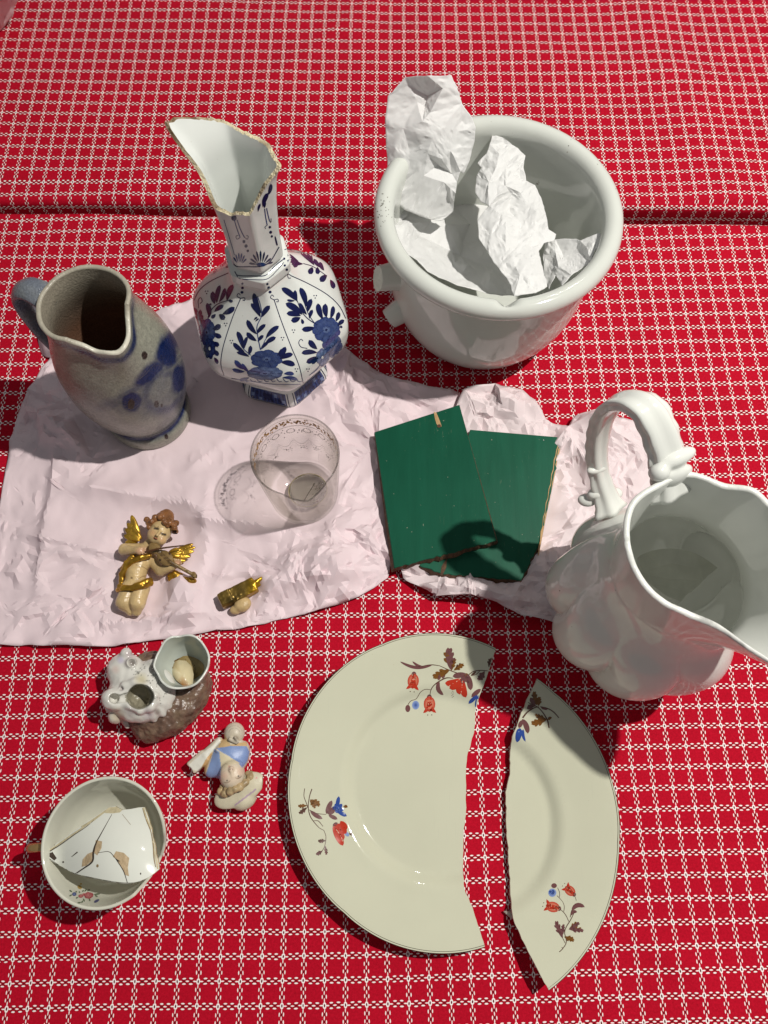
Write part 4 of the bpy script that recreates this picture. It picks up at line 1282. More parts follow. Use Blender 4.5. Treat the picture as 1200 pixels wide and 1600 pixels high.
def jug_col(Pv, z, phi):
    x, y = seen(Pv)
    base = np.array(lin(150, 150, 135))[None] * np.ones((len(z), 1))
    spk = fbm(Pv, 360, 71, 2)[:, None]
    base = base * (1 + 0.12 * spk) 
    tone = fbm(Pv, 40, 75)[:, None]
    base = base * (1 + 0.08 * tone)
    def band(zc, w): return np.exp(-((z - zc) / w) ** 2)
    k = 0.0 * z
    k = np.maximum(k, 1.0 * band(0.0185, 0.0030)); k = np.maximum(k, 0.35 * band(0.024, 0.004))
    d = np.angle(np.exp(1j * (phi - SP_J)))
    rimz = T_jug(phi)
    k = np.maximum(k, np.exp(-((z - rimz + 0.007) / 0.0035) ** 2) * np.clip(np.exp(-(d / 1.1) ** 2) * 1.15, 0, 1))
    wob = 4 * fbm(Pv, 70, 73)
    def blob(cx, cy, rx, ry, rot, soft=0.35, ring=None, amt=1.0):
        c, s = math.cos(rot), math.sin(rot)
        u = ((x - cx) * c + (y - cy) * s + wob) / (rx * 1.4); v = (-(x - cx) * s + (y - cy) * c + wob * 0.7) / (ry * 1.45)
        q = np.sqrt(u * u + v * v)
        m = np.clip((1 + soft - q) / (2 * soft), 0, 1)
        if ring is not None: m = m * (0.45 + 0.55 * np.clip((q - ring) / 0.25, 0, 1))
        return amt * m
    vis = Pv[:, 1] < JC[1] + 0.035
    for a in ((261, 548, 12, 20, 0.25, 0.3, None, 1), (266, 556, 15, 26, 0.3, 0.25, 0.8, 0.55), (236, 583, 25, 8, -0.75, 0.4, None, 0.9), (256, 612, 28, 24, -0.8, 0.35, 0.55, 0.8), (278, 590, 10, 18, 0.2, 0.4, None, 0.9),
              (207, 628, 13, 11, 0, 0.35, None, 1.0), (214, 624, 26, 15, -0.3, 0.3, 0.75, 0.6), (178, 628, 22, 7, -0.25, 0.5, None, 0.5), (205, 612, 40, 4, -0.45, 0.5, None, 0.55), (272, 642, 24, 7, -0.9, 0.5, None, 0.45), (238, 640, 20, 6, -0.4, 0.6, None, 0.35), (255, 580, 30, 3, -0.75, 0.5, None, 0.7)):
        k = np.maximum(k, np.where(vis, blob(*a), 0))
    wash = np.exp(-(((x - 150) / 60) ** 2 + ((y - 625) / 40) ** 2)) * 0.14 + np.exp(-(((x - 262) / 34) ** 2 + ((y - 590) / 62) ** 2)) * 0.22
    k = np.maximum(k, np.where(vis, wash, 0))
    # a plainer stroke pattern goes on round the back
    back = np.clip(1.3 - np.abs((z - 0.07 - 0.012 * np.sin(phi * 5)) / 0.012), 0, 1) * (~vis) * 0.7
    k = np.maximum(k, back)
    k = np.clip(k * (1.3 + 0.3 * fbm(Pv, 120, 77)), 0, 1)[:, None]
    cob = np.array(lin(15, 33, 80))[None] * (1 + 0.25 * spk)
    c = base * (1 - k) + cob * k
    # brown iron specks
    for cx, cy, q in ((226, 555, 4), (205, 632, 5), (245, 632, 4), (260, 683, 2.5), (253, 634, 3)):
        m = (np.hypot(x - cx, (y - cy) * 0.7) < q + wob * 0.3) & vis
        c[m] = lin(44, 30, 24)
    return np.clip(c, 0.004, 1)
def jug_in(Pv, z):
    t = np.clip((z - 0.10) / 0.05, 0, 1)[:, None]  # beige by the rim, brown below: shade inside the jug put into colour
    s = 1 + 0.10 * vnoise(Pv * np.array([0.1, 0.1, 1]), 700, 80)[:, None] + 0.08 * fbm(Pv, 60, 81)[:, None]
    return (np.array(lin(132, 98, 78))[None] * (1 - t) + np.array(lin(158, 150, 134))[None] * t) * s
M_SALT = glaze('salt_glaze', None, 0.13, 0.34, nscale=650, bumpy=0.30, bscale=650, rvar=0.10)
M_JUGRIM = glaze('jug_rim', None, 0.30, 0.08, nscale=150, bumpy=0.2, bscale=300)
def jug_edge(E):
    ph = np.arctan2(E[:, 1] - JC[1], E[:, 0] - JC[0]); d = np.angle(np.exp(1j * (ph - SP_J)))
    k = np.clip((0.85 - np.abs(d + 0.05)) / 0.2, 0, 1)[:, None]
    n = 1 + 0.10 * fbm(E, 200, 83)[:, None]
    return (np.array(lin(168, 162, 146))[None] * (1 - k) + np.array(lin(206, 202, 186))[None] * k) * n
jug = thing('stoneware_jug', 'squat grey stoneware jug with cobalt blue motifs and a chipped spout', 'jug', (*JC, JZ))
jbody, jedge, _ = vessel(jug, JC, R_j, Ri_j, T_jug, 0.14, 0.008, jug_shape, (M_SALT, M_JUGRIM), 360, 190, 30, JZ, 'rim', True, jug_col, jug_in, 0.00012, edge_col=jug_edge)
def jug_handle():
    az = math.radians(158); d = np.array([math.cos(az), math.sin(az), 0])
    C = np.array([*JC, JZ])
    pts = [C + d * r + np.array([0, 0, z]) for r, z in ((0.0356, 0.149), (0.040, 0.156), (0.052, 0.157), (0.063, 0.148), (0.0685, 0.130), (0.068, 0.108), (0.060, 0.088), (0.050, 0.074))]
    p = spline(pts, 40)
    side = np.array([-d[1], d[0], 0])
    rr = np.interp(np.linspace(0, 1, 40), [0, 0.15, 0.6, 1], [0.0058, 0.005, 0.0047, 0.0062])
    V, F = tube(p, rr, 22, side, 1.95, ridges=lambda th, t: 1 + 0.05 * np.cos(4 * th))
    n = 1 + 0.15 * fbm(V, 300, 85)[:, None]
    k = np.clip(0.55 + 0.6 * fbm(V, 60, 86) , 0, 1)[:, None]
    c = (np.array(lin(128, 132, 134))[None] * (1 - k) + np.array(lin(86, 98, 124))[None] * k) * n
    spot = np.linalg.norm(V - V[np.argmin(np.linalg.norm(V - (pts[3] + np.array([0, 0, 0.006])), axis=1))], axis=1) < 0.0022
    c[spot] = lin(40, 26, 20)
    o = mesh('handle', V, F, M_SALT, jug, True, c); fix_normals(o)
jug_handle()

# ------------------------------------------------------------------ glass tumbler
def glass_material(name='clear_glass', k=1.0):
    m, nt, b = new_mat(name)
    nt.nodes.remove(b)
    out = nt.nodes['Material Output']
    lw = nt.nodes.new('ShaderNodeLayerWeight'); lw.inputs['Blend'].default_value = 0.5
    tint = ramp(nt, lw.outputs['Facing'], [(0.0, (0.992 * k, 0.994 * k, 0.985 * k)), (0.6, (0.985 * k, 0.985 * k, 0.972 * k)), (0.9, (0.84 * k, 0.84 * k, 0.79 * k)), (1.0, (0.42 * k, 0.42 * k, 0.36 * k))])
    tc = nt.nodes.new('ShaderNodeTexCoord'); mp = nt.nodes.new('ShaderNodeMapping'); mp.inputs['Scale'].default_value = (30, 30, 420)
    nt.links.new(tc.outputs['Object'], mp.inputs[0])
    caustic_streaks = ramp(nt, noise(nt, 1.0, 3, 0.6, mp.outputs[0], 0.4), [(0.35, (0.955, 0.95, 0.945)), (0.62, (1, 1, 1))])  # streaks in the tint stand in for caustic lines in the glass's shadow
    tint = mix(nt, 1.0, tint, caustic_streaks, 'MULTIPLY')
    tr = nt.nodes.new('ShaderNodeBsdfTransparent'); nt.links.new(tint, tr.inputs[0])
    gl = nt.nodes.new('ShaderNodeBsdfGlossy'); gl.inputs['Roughness'].default_value = 0.02
    wav = noise(nt, 55, 3, 0.5)
    bp = nt.nodes.new('ShaderNodeBump'); bp.inputs['Strength'].default_value = 0.12; bp.inputs['Distance'].default_value = 0.002
    nt.links.new(wav, bp.inputs['Height']); nt.links.new(bp.outputs[0], gl.inputs['Normal'])
    ms = nt.nodes.new('ShaderNodeMixShader')
    rf = X(nt, lw.outputs['Facing'])
    rf = (rf.sq().sq() * 0.75 + 0.045)
    nt.links.new(rf.k, ms.inputs[0]); nt.links.new(tr.outputs[0], ms.inputs[1]); nt.links.new(gl.outputs[0], ms.inputs[2])
    nt.links.new(ms.outputs[0], out.inputs['Surface'])
    return m
M_GLASS = glass_material()
def solid_glass():
    m, nt, b = new_mat('thick_glass')
    b.inputs['Base Color'].default_value = (0.90, 0.92, 0.86, 1)
    b.inputs['Transmission Weight'].default_value = 1.0; b.inputs['Roughness'].default_value = 0.01; b.inputs['IOR'].default_value = 1.5
    return m
M_THICK = solid_glass()
M_GLASSRIM = glass_material('glass_rim', 0.60)
GC = at(476, 772)[:2]; GZ = 0.0022
R_g = curve1([0, 0.002, 0.008, 0.04, 0.084], [0.0285, 0.0295, 0.0300, 0.0325, 0.0352])
Ri_g = lambda z: R_g(z) - 0.0014
def T_glass(phi):
    d = np.angle(np.exp(1j * (phi - math.radians(-72))))
    cut = 0.020 * np.clip(1 - np.abs(d) / 0.55, 0, 1) ** 0.9
    q = np.stack([np.cos(phi), np.sin(phi), 0 * phi], -1)
    return 0.0825 - cut * (1 + 0.15 * vnoise(q, 6, 91))
tumbler = thing('glass_tumbler', 'clear glass tumbler with faint gold band and a broken front rim', 'tumbler', (*GC, GZ))
gbody, gedge, _ = vessel(tumbler, GC, R_g, Ri_g, T_glass, 0.055, 0.0062, circ, (M_GLASS, M_GLASSRIM), 160, 30, 16, GZ, 'rim', True, edge_noise=0)
def etch_material():
    m, nt, b = new_mat('etched_and_gilded_band')
    a = nt.nodes.new('ShaderNodeVertexColor'); a.layer_name = 'Col'
    nt.links.new(a.outputs['Color'], b.inputs['Base Color'])
    b.inputs['Roughness'].default_value = 0.45; b.inputs['Metallic'].default_value = 0.15
    return m
M_ETCH = etch_material()
def gilding():
    """gold scroll band under the rim and etched swags lower down, on the inside of the glass"""
    gold = Bag(); etch = Bag()
    def pt(a, z, lift=0.0002):
        rr = float(Ri_g(z)) - lift
        return np.array([GC[0] + rr * math.cos(a), GC[1] + rr * math.sin(a), z + GZ])
    def dash(bag, a, z, da, dz, w, col):
        n = 4
        V = []; 
        for t in np.linspace(0, 1, n):
            ww = 1.7 * w * math.sin(math.pi * (0.15 + 0.7 * t))
            aa, zz = a + da * t, z + dz * t
            L = math.hypot(da * 0.034, dz) or 1e-6
            na, nz = -dz / L / 0.034, da * 0.034 / L
            V += [pt(aa - na * ww, zz - nz * ww), pt(aa + na * ww, zz + nz * ww)]
        bag.add(V, [(2 * i, 2 * i + 1, 2 * i + 3, 2 * i + 2) for i in range(n - 1)], col)
    r = np.random.default_rng(3)
    G1, G2 = lin(176, 128, 48), lin(122, 88, 40)
    E1 = lin(104, 92, 84)
    a0, a1 = math.radians(20), math.radians(196)
    for a in np.arange(a0, a1, 0.16):
        for k in range(9):
            dash(gold, a + 0.05 * r.normal(), 0.0725 + 0.0022 * r.normal() * 0.7, 0.05 * math.cos(k), 0.002 * math.sin(k * 1.7), 0.0005, G1 if k % 2 else G2)
    for a in np.arange(a0, a1, 0.03):
        dash(etch, a, 0.0672, 0.03, 0, 0.00018, E1); dash(etch, a, 0.0785, 0.03, 0, 0.00014, lin(150, 130, 90))
    for a in np.arange(math.radians(30), math.radians(185), 0.42):
        for k in range(16):
            t = k / 15
            dash(etch, a + 0.42 * t, 0.046 - 0.009 * math.sin(math.pi * t), 0.015, 0.0, 0.0003, E1)
            dash(etch, a + 0.42 * t, 0.043 - 0.012 * math.sin(math.pi * t), 0.012, 0.0, 0.00022, E1)
        for k in range(14):
            q = k * 2 * math.pi / 14
            dash(etch, a + 0.10 * math.cos(q) + 0.02, 0.060 + 0.0032 * math.sin(q), -0.035 * math.sin(q), 0.0012 * math.cos(q), 0.00028, E1)
        for k in range(5): dash(etch, a + 0.21 + 0.05 * r.normal(), 0.0585 + 0.003 * r.normal(), 0.02, 0.0008, 0.0004, E1)
        for k in range(12): dash(etch, a + 0.21 + 0.07 * r.normal(), 0.031 + 0.0022 * r.normal(), 0.025 * math.cos(k), 0.001 * math.sin(k), 0.00028, E1)
    gold.build('gold_band', M_ETCH, tumbler); etch.build('etched_swags', M_ETCH, tumbler)
gilding()
def glass_shard():
    """thick round bit of the same glass lying on the bottom, cracked across"""
    C = np.array([GC[0] + 0.004, GC[1] - 0.001, GZ + 0.0068])
    V = []; n = 36
    prof = [(0.0145, 0.0), (0.0168, 0.0014), (0.0165, 0.0032), (0.012, 0.0042), (0.0, 0.0040)]
    for rr, z in prof[:-1]:
        for k in range(n):
            a = 2 * math.pi * k / n; q = rr * (1 + 0.04 * math.sin(3 * a))
            V.append(C + np.array([q * math.cos(a), q * 0.92 * math.sin(a), z + 0.0015 * math.cos(a)]))
    F = gridfaces(n, 4, True); F.append(tuple(range(3 * n, 4 * n))); F.append(tuple(range(n))[::-1])
    root = thing('glass_fragment', 'round cracked glass fragment lying inside the tumbler', 'glass fragment', C)
    fix_normals(mesh('shard', V, F, M_THICK, root))
    bag = Bag()
    p = spline([C + np.array([-0.004, -0.013, 0.0040]), C + np.array([0.001, -0.003, 0.0046]), C + np.array([0.006, 0.006, 0.0048])], 12)
    V, F = tube(p, [0.0003] * 12, 6); bag.add(V, F, lin(70, 58, 38))
    r = np.random.default_rng(8)
    for k in range(42):
        q = C + np.array([0.010 + 0.0028 * r.normal(), 0.0005 + 0.0035 * r.normal(), 0.0046])
        V, F = tube([q, q + np.r_[r.normal(size=2) * 0.0009, 0]], [0.0003, 0.0002], 5); bag.add(V, F, lin(110, 88, 48))
    ring = [C + np.array([0.0168 * math.cos(a), 0.0155 * math.sin(a), 0.0030 + 0.0015 * math.cos(a)]) for a in np.linspace(0, 2 * math.pi, 40)]
    V, F = tube(ring, [0.00035] * 40, 6); bag.add(V, F, lin(168, 150, 104))
    bag.build('gilding_remains', M_ETCH, root)
glass_shard()
# ------------------------------------------------------------------ white pot with rolled rim
M_POT = glaze('white_glaze', (0.645, 0.665, 0.615), 0.06, 0.05, spots=(150, 0.75, 0.79, (0.33, 0.32, 0.27)), nscale=30, bumpy=0.05, bscale=35)
M_RAWWHITE = glaze('broken_white_ware', (0.62, 0.62, 0.56), 0.65, 0.18, nscale=200, bumpy=0.4, bscale=400)
PC = np.array([0.0885, 0.4430])
pot = thing('white_pot', 'large round white glazed pot with thick rolled rim and broken handle stubs', 'pot', (*PC, 0))
def pot_body():
    prof = [(0, 0.0012), (0.050, 0.0012), (0.056, 0.0), (0.061, 0.0015), (0.0705, 0.010), (0.0805, 0.030), (0.0868, 0.055), (0.0888, 0.085), (0.0888, 0.108), (0.0885, 0.121),
            (0.0900, 0.1245), (0.0950, 0.1265), (0.0992, 0.1300), (0.1005, 0.1345), (0.0992, 0.1390), (0.0955, 0.1420), (0.0905, 0.1425), (0.0862, 0.1395), (0.0842, 0.1340), (0.0838, 0.124),
            (0.0832, 0.105), (0.0825, 0.080), (0.0800, 0.053), (0.074, 0.030), (0.060, 0.0135), (0.035, 0.0085), (0, 0.0080)]
    p = spline(prof, 150); p[:, 0] = np.maximum(p[:, 0], 0)
    n = 200
    th = np.linspace(0, 2 * np.pi, n, endpoint=False)
    V = np.stack([np.cos(th)[None] * p[:, :1], np.sin(th)[None] * p[:, :1], np.repeat(p[:, 1:], n, 1)], -1)
    # the V shaped chip in the front of the rim and a flat nick beside it
    R = np.hypot(V[..., 0], V[..., 1]); A = np.arctan2(V[..., 1], V[..., 0])
    d = np.abs(A - math.radians(-88)) * 0.09
    chip = np.clip(1 - d / 0.0095, 0, 1) * np.clip((V[..., 2] - 0.128) / 0.006, 0, 1) * np.clip((0.0955 - R) / 0.006, 0, 1)
    V[..., 2] -= chip * 0.010
    V = V.reshape(-1, 3) + np.array([*PC, 0])
    o = mesh('body', V, gridfaces(n, len(p), True), M_POT, pot); 
    return o
pbody = pot_body()
P = Paint([pbody], (560, 100, 2.7273), 0.00015)
rp = np.random.default_rng(14)
for cx_, cy_, nn in ((90, 620, 16), (110, 590, 8), (120, 650, 7), (1080, 540, 3), (905, 320, 4), (70, 560, 5)):
    for _ in range(nn): P.blob((cx_ + 16 * rp.normal(), cy_ + 26 * rp.normal()), rp.uniform(1.2, 3.0), rp.uniform(1.2, 2.6), lin(92, 88, 76), n=7, rings=1)
P.build('glaze_pinholes', M_DECO, pot)['kind'] = 'stuff'
def stub(az, z, length, ra, rb, zoff, seed):
    r = np.random.default_rng(seed)
    a = math.radians(az); d = np.array([math.cos(a), math.sin(a), 0]); s = np.array([-d[1], d[0], 0])
    R0 = 0.0860 if z > 0.08 else 0.0815
    C = np.array([*PC, z])
    path = [C + d * (R0 - 0.003), C + d * (R0 + 0.004) + np.array([0, 0, zoff * 0.2]), C + d * (R0 + length) + np.array([0, 0, zoff])]
    p = spline(path, 12)
    V, F = tube(p, np.interp(np.linspace(0, 1, 12), [0, 0.35, 1], [rb * 1.3, rb, ra]), 26, np.array([0, 0, 1.0]), 1.55, cap=False)
    st = mesh('handle_stub', V, F, M_POT, pot); fix_normals(st)
    end = V[-26:]
    c = end.mean(0)
    ring2 = c + (end - c) * 0.55 + r.normal(size=(26, 3)) * 0.0004 + d * 0.0006
    VV = np.vstack([end, ring2, [c + d * 0.0009]])
    FF = gridfaces(26, 2, True) + [(26 + i, 26 + (i + 1) % 26, 52) for i in range(26)]
    e = mesh('broken_face', VV, FF, M_RAWWHITE, st, smooth=False); fix_normals(e)
    e['label'] = 'matt white break of the lost handle'
stub(203, 0.098, 0.019, 0.0082, 0.0095, 0.004, 1)
stub(205, 0.050, 0.014, 0.0080, 0.0095, -0.006, 2)

# ------------------------------------------------------------------ crumpled white paper in the pot
def wad(name, label, outline, inner, seed, amps=(0.08, 0.07, 0.05), chance=0.55, mat=None, levels=4, jitter=0.0, calm=0.6):
    r = np.random.default_rng(seed)
    A_ = np.array([(p[0], p[1], 1.0) for p in outline]); k_ = np.linalg.lstsq(A_, np.array([p[2] for p in outline]), rcond=None)[0]
    soft = lambda p: (p[0], p[1], p[2] * calm + (1 - calm) * (p[0] * k_[0] + p[1] * k_[1] + k_[2]))
    outline = [soft(p) for p in outline]; inner = [soft(p) for p in inner]
    pts = list(outline) + list(inner)
    P2, F, src = triangulate([p[:2] for p in outline], [p[:2] for p in inner])
    V = []
    for i, q in enumerate(P2):
        z = pts[src[i]][2] if src[i] >= 0 else 0.11
        V.append(at(q[0], q[1], z + jitter * r.normal()))
    V = np.array(V)
    V, F = subdivide_crumple(V, F, levels, (*amps, amps[-1] * 0.9), chance, r)
    o = mesh(name, V, F, mat or M_WHITE_PAPER, smooth=False, origin=(*V[:, :2].mean(0), V[:, 2].min()))
    fix_normals(o); crease_shading(o, 0.55); thin(o)
    tag(o, label, 'crumpled paper', 'crumpled white paper in the pot')
    return o
wad('crumpled_paper', 'grey shaded sheet of paper spread low inside the pot, left and front',
    [(606, 318, .112), (622, 290, .105), (660, 280, .085), (700, 285, .070), (745, 280, .060), (765, 330, .050), (790, 400, .055), (815, 445, .080), (806, 462, .100), (760, 458, .106), (715, 446, .108), (668, 424, .110), (630, 392, .112), (610, 355, .113)],
    [(640, 330, .085), (655, 368, .076), (690, 330, .062), (700, 352, .070), (690, 385, .062), (720, 400, .054), (735, 350, .048), (745, 430, .074), (770, 420, .060), (668, 392, .080), (640, 350, .092), (700, 425, .088), (675, 345, .076)], 51, (0.05, 0.05, 0.04), 0.4, calm=0.8)
def stand(px, py, dz=0.0): return (px, py, 0.120 + (322 - py) * 0.00035 - 0.00012 * abs(px - 668) + dz)
wad('crumpled_paper', 'upright folded sheet of white paper standing above the left of the pot rim',
    [stand(*p) for p in ((633, 121), (648, 119, .003), (668, 118, .007), (705, 117), (714, 135), (722, 162), (738, 184), (743, 200), (741, 222, -.004), (734, 250, -.006), (724, 271, -.006), (719, 268), (714, 285), (712, 302), (708, 330, -.020),
     (690, 345, -.016), (668, 342, -.010), (650, 335, -.008), (632, 328, -.004), (613, 312), (606, 270), (604, 235), (603, 215), (602, 185), (606, 150))],
    [stand(*p) for p in ((652, 160, -.006), (640, 134, -.004), (664, 166, -.010), (672, 176, .004), (692, 138, .004), (668, 150, -.012), (660, 190, .008), (630, 200, .004), (618, 232, .006), (640, 236, .002), (668, 240, .006),
     (690, 200, .008), (716, 205, .002), (704, 236, .004), (684, 258, -.008), (662, 274, .002), (690, 248, .006), (640, 262, .002), (694, 285, .002), (706, 272, -.006), (676, 215, .009))], 52, (0.045, 0.055, 0.05), 0.4, calm=0.55)
wad('crumpled_paper', 'bright crushed strip of white paper leaning across the middle of the pot',
    [(770, 209, .138), (786, 215, .138), (800, 226, .134), (809, 231, .132), (821, 243, .128), (818, 262, .125), (822, 282, .122), (836, 289, .124), (846, 310, .122), (853, 335, .118), (857, 358, .114), (869, 366, .110), (866, 376, .108), (850, 380, .112), (842, 392, .117), (846, 412, .122), (855, 448, .132), (836, 458, .138), (803, 463, .140),
     (798, 445, .134), (780, 420, .130), (764, 398, .126), (748, 372, .122), (746, 345, .120), (764, 322, .126), (752, 316, .118), (742, 300, .116), (744, 275, .118), (752, 262, .122), (746, 255, .122), (760, 240, .130), (765, 225, .134)],
    [(780, 240, .138), (790, 262, .131), (788, 225, .132), (775, 262, .138), (778, 280, .128), (764, 285, .134), (790, 290, .135), (800, 305, .121), (796, 330, .114), (812, 300, .129), (825, 320, .124), (838, 330, .127), (815, 350, .113), (808, 375, .124), (790, 340, .134), (775, 330, .133), (790, 365, .136), (768, 365, .130), (800, 400, .137), (820, 385, .122), (826, 405, .133), (835, 430, .139), (812, 430, .141), (790, 395, .132), (836, 362, .114), (806, 268, .126)], 53, (0.07, 0.075, 0.06), 0.5, calm=0.5)
wad('crumpled_paper', 'small white paper corner touching the front right rim inside the pot',
    [(852, 378, .104), (868, 374, .110), (900, 373, .120), (906, 376, .121), (930, 366, .128), (950, 362, .132), (940, 380, .130), (930, 390, .127), (924, 408, .126), (908, 420, .122), (893, 430, .126), (878, 446, .128), (868, 430, .114), (858, 452, .124), (850, 430, .102), (848, 400, .100)],
    [(868, 395, .110), (880, 400, .106), (890, 410, .114), (905, 395, .112), (915, 385, .122), (872, 415, .117), (860, 410, .104)], 54, (0.06, 0.06, 0.05), 0.45, calm=0.8)

# ------------------------------------------------------------------ white lobed ewer
M_EWER = glaze('ewer_glaze', (0.74, 0.755, 0.71), 0.055, 0.05, spots=(170, 0.77, 0.80, (0.20, 0.18, 0.14)), nscale=30, bumpy=0.06, bscale=30)
EC = np.array([0.197, 0.140])
ewer = thing('lobed_ewer', 'large white lobed ewer with a scrolled handle and broken front rim', 'ewer', (*EC, 0.001))
R_e = curve1([0, 0.004, 0.012, 0.03, 0.05, 0.07, 0.09, 0.105, 0.120, 0.135, 0.150, 0.20, 0.22],
             [0.044, 0.0475, 0.0500, 0.0610, 0.0700, 0.0725, 0.0695, 0.0635, 0.0545, 0.0480, 0.0450, 0.0450, 0.0450])
Ri_e = lambda z: np.maximum(R_e(z) - np.interp(z, [0, 0.1, 0.2], [0.006, 0.0045, 0.0040]), 0.003)
SP_E = math.radians(-62)
# plan of the mouth, measured round the axis (degrees, radius) and the height of its edge
_ea = np.array([-180, -150, -114, -92, -76, -62, -48, -20, 10, 37, 55, 76, 105, 130, 155, 180])
_er = np.array([.0540, .0495, .0435, .0490, .0660, .0850, .0800, .0620, .0520, .0455, .0450, .0430, .0500, .0510, .0560, .0540])
_eh = np.array([.1980, .1930, .1900, .1940, .1990, .2050, .2060, .2050, .2040, .2020, .2040, .2000, .2010, .2040, .2020, .1980])
def ewer_shape(phi, z, r):
    a = np.degrees(np.angle(np.exp(1j * phi)))
    d = np.angle(np.exp(1j * (phi - SP_E)))
    lob = np.interp(z, [0, 0.01, 0.03, 0.085, 0.112, 0.13], [0.03, 0.05, 0.115, 0.11, 0.05, 0.0])
    ph = 4 * (phi - SP_E) + 0.35 * np.sin(z * 60)
    r = r * (1 - lob + lob * 1.25 * np.abs(np.cos(ph)) ** 0.7)
    m = np.clip((z - 0.118) / 0.08, 0, 1.15) ** 1.5
    aa = np.r_[_ea[:-1] - 360, _ea, _ea[1:] + 360]; rr = np.r_[_er[:-1], _er, _er[1:]]
    rim = curve1(aa, rr)(a)
    base = R_e(z)
    r = r + m * (rim - base)
    return r * np.cos(phi), r * np.sin(phi)
def T_ewer(phi):
    a = np.degrees(np.angle(np.exp(1j * phi)))
    aa = np.r_[_ea[:-1] - 360, _ea, _ea[1:] + 360]; hh = np.r_[_eh[:-1], _eh, _eh[1:]]
    h = curve1(aa, hh)(a)
    q = np.stack([np.cos(phi), np.sin(phi), 0 * phi], -1)
    br = ((a < -50) | (a > 175)) * 1.0
    return h + 0.0012 * vnoise(q, 6, 101) * br
def ewer_edge_col(E):
    d = np.degrees(np.arctan2(E[:, 1] - EC[1], E[:, 0] - EC[0]))
    br = np.clip((-d - 48) / 10, 0, 1)[:, None] * np.clip((d + 172) / 10, 0, 1)[:, None]
    n = 1 + 0.10 * fbm(E, 220, 105)[:, None] * br
    st = (np.clip(fbm(E, 90, 106) - 0.35, 0, 1)[:, None] * br)
    c = np.array((0.74, 0.755, 0.71))[None] * (1 - br) + np.array((0.78, 0.78, 0.74))[None] * br
    return np.clip(c * n * (1 - st * 0.7), 0, 1)
M_EEDGE = glaze('ewer_rim', None, 0.30, 0.05, nscale=150, bumpy=0.15, bscale=300)
ebody, eedge, _ = vessel(ewer, EC, R_e, Ri_e, T_ewer, 0.150, 0.009, ewer_shape, (M_EWER, M_EEDGE), 320, 110, 40, 0.001, 'rim', True, edge_noise=0.0001, edge_col=ewer_edge_col)
def ewer_handle():
    pts = np.array([(.1800, .1800, .184), (.1725, .1930, .206), (.1610, .2080, .2250), (.1515, .2190, .2300), (.1430, .2280, .218), (.1400, .2300, .195), (.1430, .2265, .166), (.1500, .2165, .138), (.1640, .1970, .110)])
    p = spline(pts, 70)
    az = math.atan2(p[0][1] - EC[1], p[0][0] - EC[0])
    side = np.array([-math.sin(math.radians(117)), math.cos(math.radians(117)), 0])
    t = np.linspace(0, 1, 70)
    rr = np.interp(t, [0, 0.06, 0.15, 0.5, 0.85, 0.95, 1], [0.0066, 0.0052, 0.0048, 0.0046, 0.0042, 0.0050, 0.0075])
    wf = np.interp(t, [0, 0.12, 0.45, 0.8, 1], [2.0, 2.5, 2.15, 1.75, 1.7])
    frill = lambda th, tt: 1 + 0.10 * np.cos(2 * th) ** 2 * 0 + 0.055 * np.cos(th) ** 4 * math.sin(tt * 95) + 0.13 * np.cos(5 * th + 0.4 + 7 * tt)
    V, F = tube(p, rr, 30, side, wf, ridges=frill)
    h = mesh('handle', V, F, M_EWER, ewer); fix_normals(h)
    # leaf scrolls where it joins the rim and the body
    def upper(G):
        d = s_ell(G, (.1760, .1935, .2110), (.0130, .0052, .0050), frame((-0.9, -0.45, 0.0)))
        d = smin(d, s_ell(G, (.1650, .1850, .2080), (.0062, .0055, .0060)), 0.003)
        return smin(d, s_ell(G, (.1780, .1870, .1980), (.0125, .0055, .0100), frame((-0.9, -0.45, 0.0))), 0.004)
    def lower_(G):
        k = s_ell(G, (.1560, .2080, .1210), (.0120, .0055, .0055), frame((-0.9, -0.45, 0.2)))
        k = smin(k, s_ell(G, (.1470, .2030, .1150), (.0070, .0050, .0045)), 0.003)
        return smin(k, s_ell(G, (.1660, .2090, .1140), (.0075, .0050, .0050)), 0.003)
    def knuckle(G): return s_ell(G, (.1490, .2170, .1410), (.0100, .0040, .0034), frame((-0.9, -0.45, 0.3)))
    for fn in (upper, lower_, knuckle):
        V, F = nets(fn, (.13, .17, .10), (.20, .235, .222), 0.0009)
        mesh('handle_scroll', V, F, M_EWER, h)
ewer_handle()
M_EWERSHADED = glaze('shaded_ewer_glaze', (0.62, 0.63, 0.55), 0.10, 0.15, nscale=70, bumpy=0.05)  # ewer glaze darkened to olive: the shade inside is put into the colour
